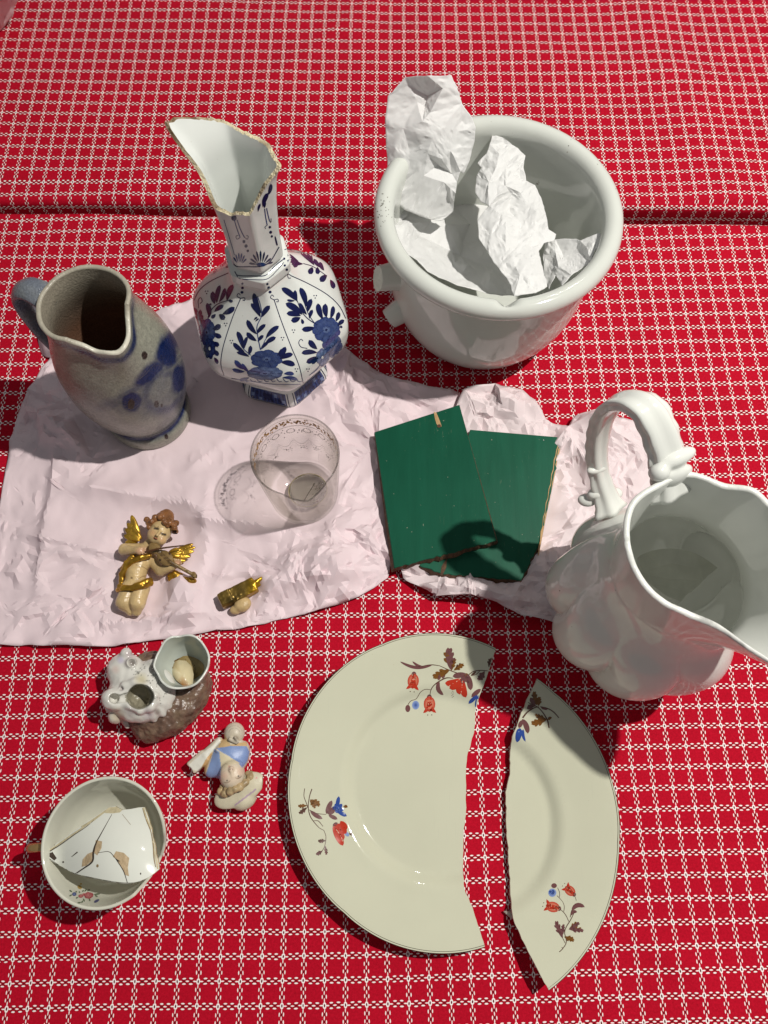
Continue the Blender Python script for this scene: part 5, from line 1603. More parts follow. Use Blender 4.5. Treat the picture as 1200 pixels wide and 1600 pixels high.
def ewer_shard():
    """curved bit of the broken rim that fell inside"""
    r = np.random.default_rng(4)
    def z_in(p): return 0.050
    out = spline([(1000, 868), (1020, 860), (1050, 857), (1080, 862), (1105, 875), (1121, 887)], 14).tolist()
    out += jag([np.array((1121, 887)), np.array((1105, 900)), np.array((1092, 915)), np.array((1078, 925)), np.array((1064, 940))], 0.5, 4, r, False)[1:]
    out += [(1040, 930), (1015, 912), (1000, 895)]
    P2, F, src = triangulate([tuple(p) for p in out], [(1030, 885), (1050, 880), (1075, 885), (1050, 905), (1070, 905), (1095, 888), (1020, 900), (1040, 915), (1062, 922)])
    T_, B_ = [], []
    for q in P2:
        u = (q[0] - 1060) / 60; v = (q[1] - 895) / 40
        z = 0.078 + 0.008 * u + 0.004 * v * v - 0.004 * u * u
        T_.append(at(q[0], q[1], z)); B_.append(at(q[0], q[1], z) - np.array([0.0012, 0.0012, 0.0032]))
    n = len(T_)
    edge = {}
    for f in F:
        for a, b in ((f[0], f[1]), (f[1], f[2]), (f[2], f[0])): edge[(a, b)] = 1
    bd = [(a, b) for a, b in edge if (b, a) not in edge]
    V = T_ + B_
    FF = [f for f in F] + [tuple(i + n for i in f[::-1]) for f in F] + [(b, a, a + n, b + n) for a, b in bd]
    mi = [0] * (2 * len(F)) + [1] * len(bd)
    o = mesh('ewer_fragment', V, FF, [M_EWERSHADED, M_RAWWHITE], None, False, mat_index=mi, origin=np.mean(T_, 0))
    fix_normals(o)
    tag(o, 'white curved fragment lying inside the ewer', 'ceramic fragment')
ewer_shard()
# ------------------------------------------------------------------ teacup with glued pieces
M_CUP = glaze('cup_porcelain', (0.64, 0.64, 0.54), 0.06, 0.05, nscale=40, bumpy=0.02, bscale=60)
M_GOLD = glaze('worn_gilding', (0.62, 0.40, 0.17), 0.20, 0.30, nscale=200, bumpy=0.1, bscale=200, metal=0.7)
CC = np.array([-0.1905, -0.0325]); CZ = 0.0008
R_c = curve1([0, 0.003, 0.006, 0.012, 0.022, 0.034, 0.046, 0.056], [0.0185, 0.0195, 0.0190, 0.0265, 0.0340, 0.0385, 0.0410, 0.0432])
Ri_c = lambda z: np.maximum(R_c(z) - 0.0022, 0.002)
def T_cup(phi):
    d = np.degrees(np.angle(np.exp(1j * phi)))
    h = np.interp(d, [-180, -75, -52, -40, -18, -2, 8, 22, 40, 60, 180], [0.0535, 0.0535, 0.0520, 0.0360, 0.0290, 0.0360, 0.0440, 0.0500, 0.0530, 0.0535, 0.0535])
    q = np.stack([np.cos(phi), np.sin(phi), 0 * phi], -1)
    br = (d > -58) & (d < 35)
    return h + 0.0006 * vnoise(q, 8, 111) * br
cup = thing('teacup', 'white teacup lying open with a gilt handle and a broken right side', 'teacup', (*CC, CZ))
cbody, cedge, _ = vessel(cup, CC, R_c, Ri_c, T_cup, 0.024, 0.0065, circ, (M_CUP, M_CUP), 200, 50, 24, CZ, 'rim', True, edge_noise=0)
def cup_handle():
    az = math.radians(186); d = np.array([math.cos(az), math.sin(az), 0]); s = np.array([-d[1], d[0], 0]); C = np.array([*CC, CZ])
    p = spline([C + d * r + np.array([0, 0, z]) for r, z in ((0.039, 0.040), (0.047, 0.0440), (0.0545, 0.042), (0.0575, 0.034), (0.054, 0.025), (0.046, 0.020), (0.035, 0.021))], 40)
    V, F = tube(p, 0.0024, 14, s, 1.25)
    h = mesh('handle', V, F, M_GOLD, cup); fix_normals(h); h['label'] = 'gilt handle of the cup'
cup_handle()
P = Paint([cbody], (100, 1370, 15.0), 0.00015)
GR, RO, RO2, VI, YE = lin(96, 112, 84), lin(168, 72, 80), lin(206, 130, 130), lin(78, 78, 126), lin(190, 160, 92)
for a, b in (((190, 360), (120, 315)), ((190, 420), (120, 460)), ((300, 370), (270, 340)), ((370, 380), (350, 345)), ((480, 350), (530, 290)), ((540, 340), (610, 300)), ((330, 480), (275, 510)), ((450, 510), (480, 590)), ((440, 560), (410, 620)), ((400, 600), (300, 625)), ((590, 510), (610, 580)), ((690, 420), (850, 400)), ((720, 440), (790, 470)), ((420, 350), (470, 320))):
    P.leaf(a, b, 34, GR)
P.blob((240, 410), 52, 46, VI, PALE, n=14); P.blob((390, 455), 58, 42, RO, RO2, n=14); P.blob((575, 440), 105, 78, RO, RO2, n=18, wob=0.06, lobes=6)
P.blob((470, 420), 46, 36, RO2, RO, n=12); P.blob((640, 430), 50, 50, tuple(c * 0.8 for c in RO), RO, n=12)
P.leaf((700, 605), (830, 535), 60, VI, blunt=0.5); P.blob((365, 245), 58, 44, YE, lin(140, 112, 60), rot=0.6); P.blob((395, 170), 24, 20, YE)
P.blob((945, 395), 3, 3, PALE, n=6, rings=1)
P.build('painted_flowers', M_DECO, cup)

M_SHARD = glaze('shard_glaze', None, 0.08, 0.03, nscale=50, bumpy=0.03, bscale=60)
M_GLUE = glaze('old_glue', None, 0.55, 0.30, nscale=240, bumpy=0.4, bscale=380)
def cup_shard():
    """three pieces of cup wall glued together, convex side up, wedged in the cup"""
    r = np.random.default_rng(6)
    sc = 4.6154
    o2 = lambda p: (20 + p[0] / sc, 1200 + p[1] / sc)
    out = [(216, 620), (300, 560), (420, 470), (540, 385), (640, 320), (700, 283), (740, 276), (790, 305), (850, 296), (905, 285), (950, 282), (972, 340), (1000, 430), (1022, 540), (1042, 650), (1056, 730), (985, 785), (920, 818), (860, 832), (760, 828), (660, 812), (550, 790), (440, 763), (330, 700), (250, 650)]
    out = jag(out, 2.0, 30, r)
    grid = [(x, y) for x in range(240, 1060, 42) for y in range(290, 830, 42) if inside(out, (x, y)) and min(math.dist((x, y), q) for q in out) > 18]
    P2, F, src = triangulate(out, grid)
    def zz(x, y):
        u = (x - 700) / 400.0; v = (y - 560) / 280.0
        bulge = 0.0185 * (1 - 0.52 * min(1.4, abs((x - 770 - 0.15 * (y - 560)) / 330.0)) ** 2)
        return 0.0480 + bulge - 0.0060 * (v - 0.4) ** 2 + 0.0035 * v
    top = []; cols = []
    def segd(p, a, b):
        p, a, b = np.array(p, float), np.array(a, float), np.array(b, float)
        t = np.clip((p - a) @ (b - a) / ((b - a) @ (b - a)), 0, 1); return np.linalg.norm(p - a - t * (b - a))
    for q in P2:
        top.append(at(*o2(q), zz(*q)))
    top = np.array(top)
    white = np.array(lin(222, 224, 214))
    cols = np.tile(white, (len(top), 1))
    c = top.mean(0)
    bot = top + np.array([0, 0, -0.0024])
    n = len(top)
    edge = {}
    for f in F:
        for a, b in ((f[0], f[1]), (f[1], f[2]), (f[2], f[0])): edge[(a, b)] = 1
    bd = [(a, b) for a, b in edge if (b, a) not in edge]
    root = thing('cup_fragment', 'white cup fragment of glued pieces with brown cracks, wedged inside the teacup', 'ceramic fragment', c)
    V = np.vstack([top, bot])
    o = mesh('glazed_side', V, [f for f in F] + [tuple(i + n for i in f[::-1]) for f in F], M_SHARD, root, True, np.vstack([cols, cols]))
    fix_normals(o)
    ev = []; ef = []; ec = []
    for a, b in bd:
        k = len(ev)
        ev += [top[a], top[b], bot[b], bot[a]]; ef.append((k, k + 1, k + 2, k + 3))
        s = 1 + 0.2 * r.normal()
        ec += [np.array(lin(206, 190, 148)) * np.clip(s, 0.6, 1.2)] * 4
    e = mesh('broken_edge', ev, ef, M_GLUE, root, False, np.array(ec)); fix_normals(e)
    PP = Paint([o], (20, 1200, sc), 0.0002)
    TAN, DK, OL = lin(196, 172, 136), lin(62, 48, 36), lin(150, 128, 92)
    EDG = lin(208, 196, 160)
    PP.stroke([(235, 610), (330, 545), (440, 468), (560, 390), (650, 325), (700, 290)], [14, 22, 22, 16, 12], EDG)
    PP.stroke([(232, 622), (340, 556), (450, 478), (530, 425), (585, 378)], [8, 6, 5, 2], DK)
    PP.stroke([(948, 285), (965, 350), (1000, 440), (1020, 550), (1040, 660), (1050, 728)], [26, 26, 24, 20, 26, 20], EDG)
    PP.stroke([(935, 290), (960, 370), (995, 460), (1012, 560), (1018, 650), (1030, 715)], [4, 7, 6, 8, 10, 6], OL)
    PP.fill([(650, 318), (700, 285), (745, 280), (788, 308), (770, 322), (720, 328), (670, 326)], EDG)
    PP.fill([(215, 622), (235, 602), (285, 602), (318, 650), (300, 668), (265, 640)], DK)
    PP.stroke([(450, 765), (505, 728), (560, 690), (580, 660), (582, 610), (600, 545), (640, 470), (690, 380), (715, 335)], [8, 9, 12, 14, 8, 6, 4, 3], DK)
    PP.fill([(498, 712), (505, 660), (540, 620), (575, 605), (572, 670), (530, 705)], TAN); PP.fill([(585, 610), (600, 520), (645, 530), (640, 580), (610, 630)], TAN)
    PP.fill([(722, 640), (745, 600), (800, 612), (840, 650), (830, 720), (838, 780), (810, 770), (775, 700), (745, 650)], TAN)
    PP.stroke([(615, 612), (690, 603), (725, 632), (760, 680), (800, 745), (828, 830)], [3, 4, 5, 6, 4], DK)
    PP.stroke([(250, 645), (340, 705), (450, 762), (560, 788), (680, 812), (800, 828), (900, 822), (1000, 780)], [6, 6, 5, 5, 5, 5, 5, 4], lin(90, 84, 70))
    PP.stroke([(425, 640), (468, 606)], [4, 9], DK); PP.blob((365, 678), 7, 7, DK, n=7, rings=1); PP.blob((612, 705), 9, 12, OL, n=8, rings=2); PP.blob((922, 762), 5, 8, DK, n=7, rings=1); PP.stroke([(790, 335), (850, 410)], 2.5, OL)
    g = PP.build('glue_and_cracks', M_GLUE, root)
    g['label'] = 'brown glue lines and dark cracks across the fragment'
cup_shard()

# ------------------------------------------------------------------ painted organic figures
M_FIG = glaze('painted_figure', None, 0.28, 0.16, nscale=330, bumpy=0.25, bscale=420, rvar=0.15)
M_FIGGOLD = glaze('gilded_wood', None, 0.26, 0.25, nscale=200, bumpy=0.2, bscale=260, metal=0.7, rvar=0.15)
M_BISQUE = glaze('bisque', None, 0.40, 0.08, nscale=220, bumpy=0.1, bscale=300)

def crop_pt(ox, oy, k):
    return lambda x, y, z: at(ox + x / k, oy + y / k, z)

def cherub():
    Q = crop_pt(170, 780, 8.0); B = 0.0030
    u = 1 / 8.0 / 1830.0                                   # metres per drawing unit
    root = thing('cherub_figurine', 'small carved cherub with gilded wings playing a violin, lying on its back', 'figurine', Q(420, 800, B))
    q = lambda x, y, h: Q(x, y, B + h)
    # one body: head, neck, torso, arms, thighs
    head = q(645, 405, 0.0185)
    ax = q(700, 300, 0.0185) - q(560, 520, 0.0185); fr = frame(ax)
    torso = [(q(430, 660, .0085), 105 * u), (q(390, 790, .0090), 108 * u), (q(340, 930, .0095), 112 * u), (q(320, 1080, .0085), 118 * u)]
    def body(G):
        d = 1.0
        for (a, ra), (b, rb) in zip(torso, torso[1:]): d = smin(d, s_caps(G, a, b, ra, rb), 0.004) if np.ndim(d) else s_caps(G, a, b, ra, rb)
        d = smin(d, s_ell(G, q(400, 690, .0095), (120 * u, 95 * u, 80 * u)), 0.004)
        d = smin(d, s_caps(G, q(430, 640, .011), q(510, 540, .0140), 62 * u, 56 * u), 0.0025)
        d = smin(d, s_ell(G, head, (148 * u, 132 * u, 132 * u), fr), 0.002)
        d = smin(d, s_ell(G, q(565, 455, .0215), (78 * u, 80 * u, 70 * u)), 0.003)        # cheeks and chin
        d = smin(d, s_ell(G, q(650, 510, .0215), (66 * u, 64 * u, 66 * u)), 0.003)
        d = smin(d, s_ell(G, q(575, 505, .0215), (50 * u, 46 * u, 50 * u)), 0.002)
        d = smin(d, s_caps(G, q(640, 400, .0268), q(606, 448, .0288), 14 * u, 22 * u), 0.0010)     # nose
        d = smin(d, s_caps(G, q(578, 482, .0272), q(600, 494, .0272), 10 * u, 10 * u), 0.0006)     # lips
        for c in ((592, 366), (682, 442)): d = -smin(-d, s_ell(G, q(c[0], c[1], .0285), (30 * u, 26 * u, 26 * u)), 0.0008)
        for c in ((594, 368), (684, 444)): d = smin(d, s_ell(G, q(c[0], c[1], .0248), (24 * u, 20 * u, 20 * u)), 0.0003)
        d = smin(d, s_caps(G, q(345, 620, .010), q(195, 615, .012), 66 * u, 64 * u), 0.003)      # bowing arm
        d = smin(d, s_caps(G, q(185, 640, .013), q(350, 640, .021), 64 * u, 46 * u), 0.0015)
        d = smin(d, s_ell(G, q(385, 645, .0225), (52 * u, 50 * u, 40 * u)), 0.0012)
        for k in range(4): d = smin(d, s_caps(G, q(400 + 8 * k, 615 + 22 * k, .0235), q(448 - 4 * k, 628 + 20 * k, .0215), 14 * u, 12 * u), 0.0004)
        d = smin(d, s_caps(G, q(370, 610, .0240), q(420, 612, .0240), 13 * u, 11 * u), 0.0004)
        d = smin(d, s_caps(G, q(535, 740, .008), q(645, 890, .010), 76 * u, 70 * u), 0.003)      # arm holding the violin
        d = smin(d, s_caps(G, q(655, 890, .011), q(815, 835, .016), 66 * u, 44 * u), 0.0015)
        d = smin(d, s_ell(G, q(845, 815, .0170), (46 * u, 44 * u, 36 * u)), 0.001)
        for k in range(4): d = smin(d, s_caps(G, q(835 + 20 * k, 790 - 2 * k, .0185), q(815 + 25 * k, 745 + 4 * k, .0200), 13 * u, 11 * u), 0.0004)
        d = smin(d, s_caps(G, q(870, 830, .0180), q(905, 800, .0205), 13 * u, 11 * u), 0.0004)
        d = smin(d, s_caps(G, q(255, 1120, .0095), q(195, 1290, .0105), 108 * u, 98 * u), 0.0022)  # thighs, broken at the knees
        d = smin(d, s_caps(G, q(195, 1290, .0105), q(270, 1405, .0080), 96 * u, 52 * u), 0.002)
        d2 = smin(s_caps(G, q(400, 1110, .0100), q(355, 1300, .0115), 112 * u, 96 * u), s_caps(G, q(355, 1300, .0115), q(345, 1400, .0085), 92 * u, 62 * u), 0.002)
        d = smin(d, d2, 0.0010)
        d = -smin(-d, s_ell(G, q(283, 985, .0180), (12 * u, 12 * u, 22 * u)), 0.0004)
        return np.maximum(d, B - G[..., 2])
    lo = np.minimum(Q(60, 1480, 0.0), Q(60, 130, 0)); hi = np.array([Q(1240, 800, 0.0)[0], Q(600, 60, 0)[1], 0.042])
    lo = np.array([Q(60, 800, 0)[0], Q(400, 1500, 0)[1], 0.0025])
    V, F = nets(body, lo, hi, 0.00062)
    sx, sy = seen(V); cx, cy = (sx - 170) * 8, (sy - 780) * 8
    skin = np.array(lin(206, 178, 128)); C = np.tile(skin, (len(V), 1)) * (1 + 0.16 * fbm(V, 140, 121)[:, None])
    def dab(x, y, r, col, amt=1.0, soft=0.5):
        m = np.clip((1 + soft - np.hypot(cx - x, cy - y) / r) / (2 * soft), 0, 1)[:, None] * amt
        C[:] = C * (1 - m) + np.array(col) * m
    for x, y in ((400, 650), (440, 640), (380, 660), (850, 800), (880, 800)): dab(x, y, 45, lin(206, 160, 128), 0.7)
    for x, y in ((545, 420), (665, 510)): dab(x, y, 36, lin(206, 142, 104), 0.45, 0.8)
    for x, y in ((560, 350), (650, 430)): pass
    for k in np.linspace(0, 1, 5):
        dab(566 + 52 * k, 346 + 14 * math.sin(k * 3.1) - 10 + 10 * k, 7, lin(96, 66, 40), 0.8); dab(650 + 60 * k, 416 + 6 * math.sin(k * 3.1) + 18 * k, 7, lin(96, 66, 40), 0.8)
        dab(572 + 46 * k, 366 + 6 * k, 11, lin(36, 28, 26), 1.0); dab(660 + 48 * k, 432 + 14 * k, 11, lin(36, 28, 26), 1.0)
        dab(562 + 40 * k, 482 + 14 * k, 8, lin(150, 56, 44), 1.0)
    for a, b in (((345, 820), (500, 880)), ((330, 1010), (500, 940)), ((245, 1180), (290, 1440)), ((100, 1340), (290, 1440))):
        for k in np.linspace(0, 1, 22): dab(a[0] + (b[0] - a[0]) * k, a[1] + (b[1] - a[1]) * k + 6 * math.sin(k * 9), 5, lin(120, 86, 50), 0.7)
    dab(283, 985, 12, lin(90, 62, 36), 0.9); dab(430, 1340, 24, lin(226, 206, 160), 0.6); dab(105, 1350, 12, lin(60, 42, 28), 0.9)
    bd = mesh('body', V, F, M_FIG, root, True, np.clip(C, 0, 1))
    # curly hair
    r = np.random.default_rng(9)
    cur = []
    for k in range(64):
        t = r.random(); a = 0.15 + 1.0 * math.pi * t
        x = 655 - 178 * math.cos(a * 0.98 + 0.12) * r.uniform(0.88, 1.08); y = 400 - 205 * math.sin(a) * r.uniform(0.70, 1.05) + 30 * t
        h = 0.0150 + 0.010 * r.random()
        cur.append((x, y, h, r.uniform(22, 38)))
    cur += [(500, 290, .021, 42), (475, 255, .017, 40), (520, 310, .023, 26), (800, 360, .021, 40), (700, 290, .028, 34), (640, 225, .027, 36), (760, 300, .027, 36), (580, 235, .025, 36), (735, 335, .026, 24), (840, 300, .017, 40), (720, 170, .017, 42), (830, 380, .016, 30)]
    def hair(G):
        d = 1.0
        for x, y, h, rr in cur:
            e = np.linalg.norm(G - q(x, y, h), axis=-1) - rr * u
            d = e if not np.ndim(d) else smin(d, e, 0.0009)
        d = smin(d, s_ell(G, q(690, 265, .0165), (150 * u, 110 * u, 100 * u), fr), 0.0015)
        return d + 0.0003 * vnoise(G, 900, 5)
    V, F = nets(hair, np.array([Q(380, 0, 0)[0], Q(600, 520, 0)[1], 0.006]), np.array([Q(1060, 0, 0)[0], Q(600, 40, 0)[1], 0.042]), 0.00055)
    C = np.array(lin(138, 92, 54))[None] * (1 + 0.35 * fbm(V, 330, 123)[:, None])
    mesh('hair', V, F, M_FIG, bd, True, np.clip(C, 0.01, 1))
    # wings: overlapping feathers
    def wing(feathers, label):
        def fn(G):
            d = 1.0
            for (x0, y0, h0), (x1, y1, h1), w in feathers:
                a, b = q(x0, y0, h0), q(x1, y1, h1)
                e = s_ell(G, (a + b) / 2, (np.linalg.norm(b - a) / 2 * 1.05, w * u, 0.0016), frame(b - a))
                d = e if not np.ndim(d) else np.minimum(d, e)
            return d
        pts = np.array([q(*p) for f in feathers for p in f[:2]])
        V, F = nets(fn, pts.min(0) - 0.005, pts.max(0) + 0.005, 0.0005)
        g = np.clip(0.62 + 0.45 * fbm(V, 200, 125), 0, 1)[:, None]
        C = np.array(lin(222, 178, 66))[None] * g + np.array(lin(122, 82, 22))[None] * (1 - g)
        mesh('wing', V, F, M_FIGGOLD, root, True, np.clip(C, 0, 1))['label'] = label
    wing([((380, 500, .007), (285, 205, .011), 44), ((375, 510, .008), (235, 300, .0105), 40), ((370, 515, .009), (208, 370, .010), 38), ((365, 520, .009), (192, 450, .009), 38), ((360, 525, .009), (205, 545, .008), 36),
          ((400, 500, .0105), (300, 340, .0120), 30), ((385, 510, .0110), (265, 400, .0115), 28), ((390, 520, .0110), (260, 480, .0110), 28), ((410, 500, .010), (340, 400, .012), 26)], 'gold feathered wing left of the head')
    wing([((760, 690, .010), (1050, 560, .011), 36), ((770, 700, .011), (1078, 600, .0105), 34), ((775, 715, .011), (1062, 650, .010), 32), ((780, 735, .011), (1020, 715, .009), 32), ((790, 760, .010), (960, 770, .008), 32),
          ((760, 690, .0130), (910, 625, .0130), 26), ((770, 705, .0135), (920, 665, .0125), 24), ((770, 720, .0130), (900, 710, .0120), 24), ((740, 680, .012), (860, 610, .012), 26)], 'gold feathered wing behind the violin')
    # violin, its neck and scroll
    dv = q(720, 760, 0) - q(540, 590, 0); fv = frame(dv)
    def violin(G):
        d = s_ell(G, q(575, 610, .0215), (88 * u, 66 * u, 26 * u), fv)
        d = smin(d, s_ell(G, q(705, 735, .0205), (118 * u, 84 * u, 26 * u), fv), 0.0016)
        d = smin(d, s_caps(G, q(760, 780, .0215), q(1075, 955, .0150), 24 * u, 22 * u), 0.001)
        d = smin(d, s_caps(G, q(1060, 935, .0150), q(1078, 968, .0160), 30 * u, 32 * u), 0.0006)
        for x, y in ((960, 905), (1005, 940), (1072, 962)): d = -smin(-d, np.linalg.norm(G - q(x, y, .0185), axis=-1) - 15 * u, 0.0002)
        return d
    V, F = nets(violin, np.array([Q(440, 0, 0)[0], Q(0, 1040, 0)[1], 0.010]), np.array([Q(1260, 0, 0)[0], Q(0, 440, 0)[1], 0.036]), 0.00052)
    sx, sy = seen(V); vx, vy = (sx - 170) * 8, (sy - 780) * 8
    C = np.array(lin(134, 108, 66))[None] * (1 + 0.22 * fbm(V, 240, 127)[:, None])
    for k in range(3):
        off = -16 + 16 * k
        dist = np.abs((vx - 560) * 0.66 - (vy - 600 - off * 1.3) * 0.75)
        C[(dist < 4) & (vx > 590) & (vx < 930)] = lin(64, 44, 24)
    for x, y in ((640, 760), (760, 680)): C[np.hypot(vx - x, (vy - y)) < 16] = lin(60, 40, 22)
    vi = mesh('violin', V, F, M_FIG, root, True, np.clip(C, 0.01, 1))
    V, F = tube(spline([q(452, 662, .0265), q(650, 615, .0275), q(935, 578, .0250)], 20), np.linspace(13, 8, 20) * u, 8)
    b = mesh('bow', V, F, M_FIG, vi, True, np.tile(np.array(lin(84, 52, 28)), (len(V), 1))); fix_normals(b)
    # gilded cloth: sash, loin cloth, loose end
    def cloth_fn(G):
        runs = [[(505, 705, .0185), (400, 730, .0195), (290, 780, .0185), (210, 850, .0150), (170, 940, .0130), (150, 1050, .0120)], [(300, 720, .0165), (230, 800, .0155), (170, 860, .0125)],
                [(118, 1130, .0125), (190, 1115, .0165), (270, 1105, .0185), (380, 1065, .0195), (470, 1030, .0180), (525, 1005, .0125)], [(140, 1085, .0140), (220, 1150, .0175), (300, 1120, .0190), (420, 1085, .0190), (520, 1050, .0125)],
                [(770, 985, .0060), (850, 975, .0085), (930, 990, .0095), (1010, 1010, .0085), (1060, 1030, .0060)], [(780, 1010, .0050), (880, 1020, .0085), (960, 1045, .0085), (1040, 1060, .0050)], [(760, 960, .0070), (830, 930, .0090), (900, 950, .0090)]]
        d = 1.0
        for run in runs:
            for k, (a, b) in enumerate(zip(run, run[1:])):
                e = s_caps(G, q(*a), q(*b), (34 + 8 * math.sin(k * 2.2)) * u, (34 + 8 * math.sin(k * 2.2 + 2)) * u)
                d = e if not np.ndim(d) else smin(d, e, 0.0007)
        return np.maximum(d + 0.0004 * vnoise(G, 420, 129), B - G[..., 2])
    V, F = nets(cloth_fn, np.array([Q(60, 0, 0)[0], Q(300, 1230, 0)[1], 0.0025]), np.array([Q(1240, 0, 0)[0], Q(300, 600, 0)[1], 0.034]), 0.0006)
    g = np.clip(0.65 + 0.45 * fbm(V, 200, 131), 0, 1)[:, None]
    C = np.array(lin(206, 160, 56))[None] * g + np.array(lin(116, 78, 24))[None] * (1 - g)
    mesh('gilded_drapery', V, F, M_FIGGOLD, root, True, np.clip(C, 0, 1))
cherub()

def fragment():
    Q = crop_pt(320, 870, 10.0); B = 0.0035; u = 1 / 10.0 / 1850.0
    q = lambda x, y, h: Q(x, y, B + h)
    root = thing('figurine_fragment', 'small gilded broken bit of the cherub lying alone on the pink paper', 'figurine fragment', Q(560, 620, B))
    d0 = q(880, 330, 0) - q(250, 650, 0); fr = frame(d0)
    def slab(G):
        d = s_box(G, q(520, 570, .0060), (300 * u, 118 * u, 88 * u), fr, 0.0016)
        d = smin(d, s_caps(G, q(740, 450, .0080), q(880, 335, .0080), 62 * u, 30 * u), 0.0014)
        d = smin(d, s_caps(G, q(720, 500, .0080), q(850, 440, .0065), 40 * u, 26 * u), 0.0008)
        d = smin(d, s_box(G, q(330, 650, .0070), (95 * u, 105 * u, 90 * u), fr, 0.0012), 0.0008)
        for a, b in (((460, 530, .0118), (660, 430, .0118)), ((480, 660, .0110), (700, 560, .0105))): d = -smin(-d, s_caps(G, q(*a), q(*b), 12 * u, 10 * u), 0.0004)
        d = -smin(-d, s_caps(G, q(440, 560, .0120), q(480, 690, .0100), 12 * u, 14 * u), 0.0004)
        return np.maximum(d + 0.00025 * vnoise(G, 500, 3), B - G[..., 2])
    lo = np.array([Q(180, 0, 0)[0], Q(0, 960, 0)[1], 0.003]); hi = np.array([Q(960, 0, 0)[0], Q(0, 240, 0)[1], 0.02])
    V, F = nets(slab, lo, hi, 0.00055)
    sx, sy = seen(V); x, y = (sx - 320) * 10, (sy - 870) * 10
    g = np.clip((x - 620) / 120, 0, 1)[:, None]
    n = (1 + 0.35 * fbm(V, 260, 133))[:, None]
    C = np.array(lin(138, 112, 54))[None] * (1 - g) * n + np.array(lin(196, 154, 40))[None] * g * n
    dk = np.clip(1.2 - np.hypot((x - 420) / 110, (y - 690) / 80), 0, 1)[:, None] * 0.8
    C = C * (1 - dk) + np.array(lin(58, 48, 24)) * dk
    mesh('gilded_piece', V, F, M_FIGGOLD, root, True, np.clip(C, 0.01, 1))
    def lump(G):
        d = s_ell(G, q(590, 745, .0048), (135 * u, 118 * u, 85 * u), fr)
        d = smin(d, s_ell(G, q(480, 830, .0035), (90 * u, 72 * u, 60 * u)), 0.001)
        return np.maximum(d, B - G[..., 2])
    V, F = nets(lump, lo, hi, 0.00055)
    C = np.array(lin(196, 168, 120))[None] * (1 + 0.14 * fbm(V, 180, 135)[:, None])
    mesh('pale_piece', V, F, M_FIG, root, True, np.clip(C, 0, 1))
fragment()

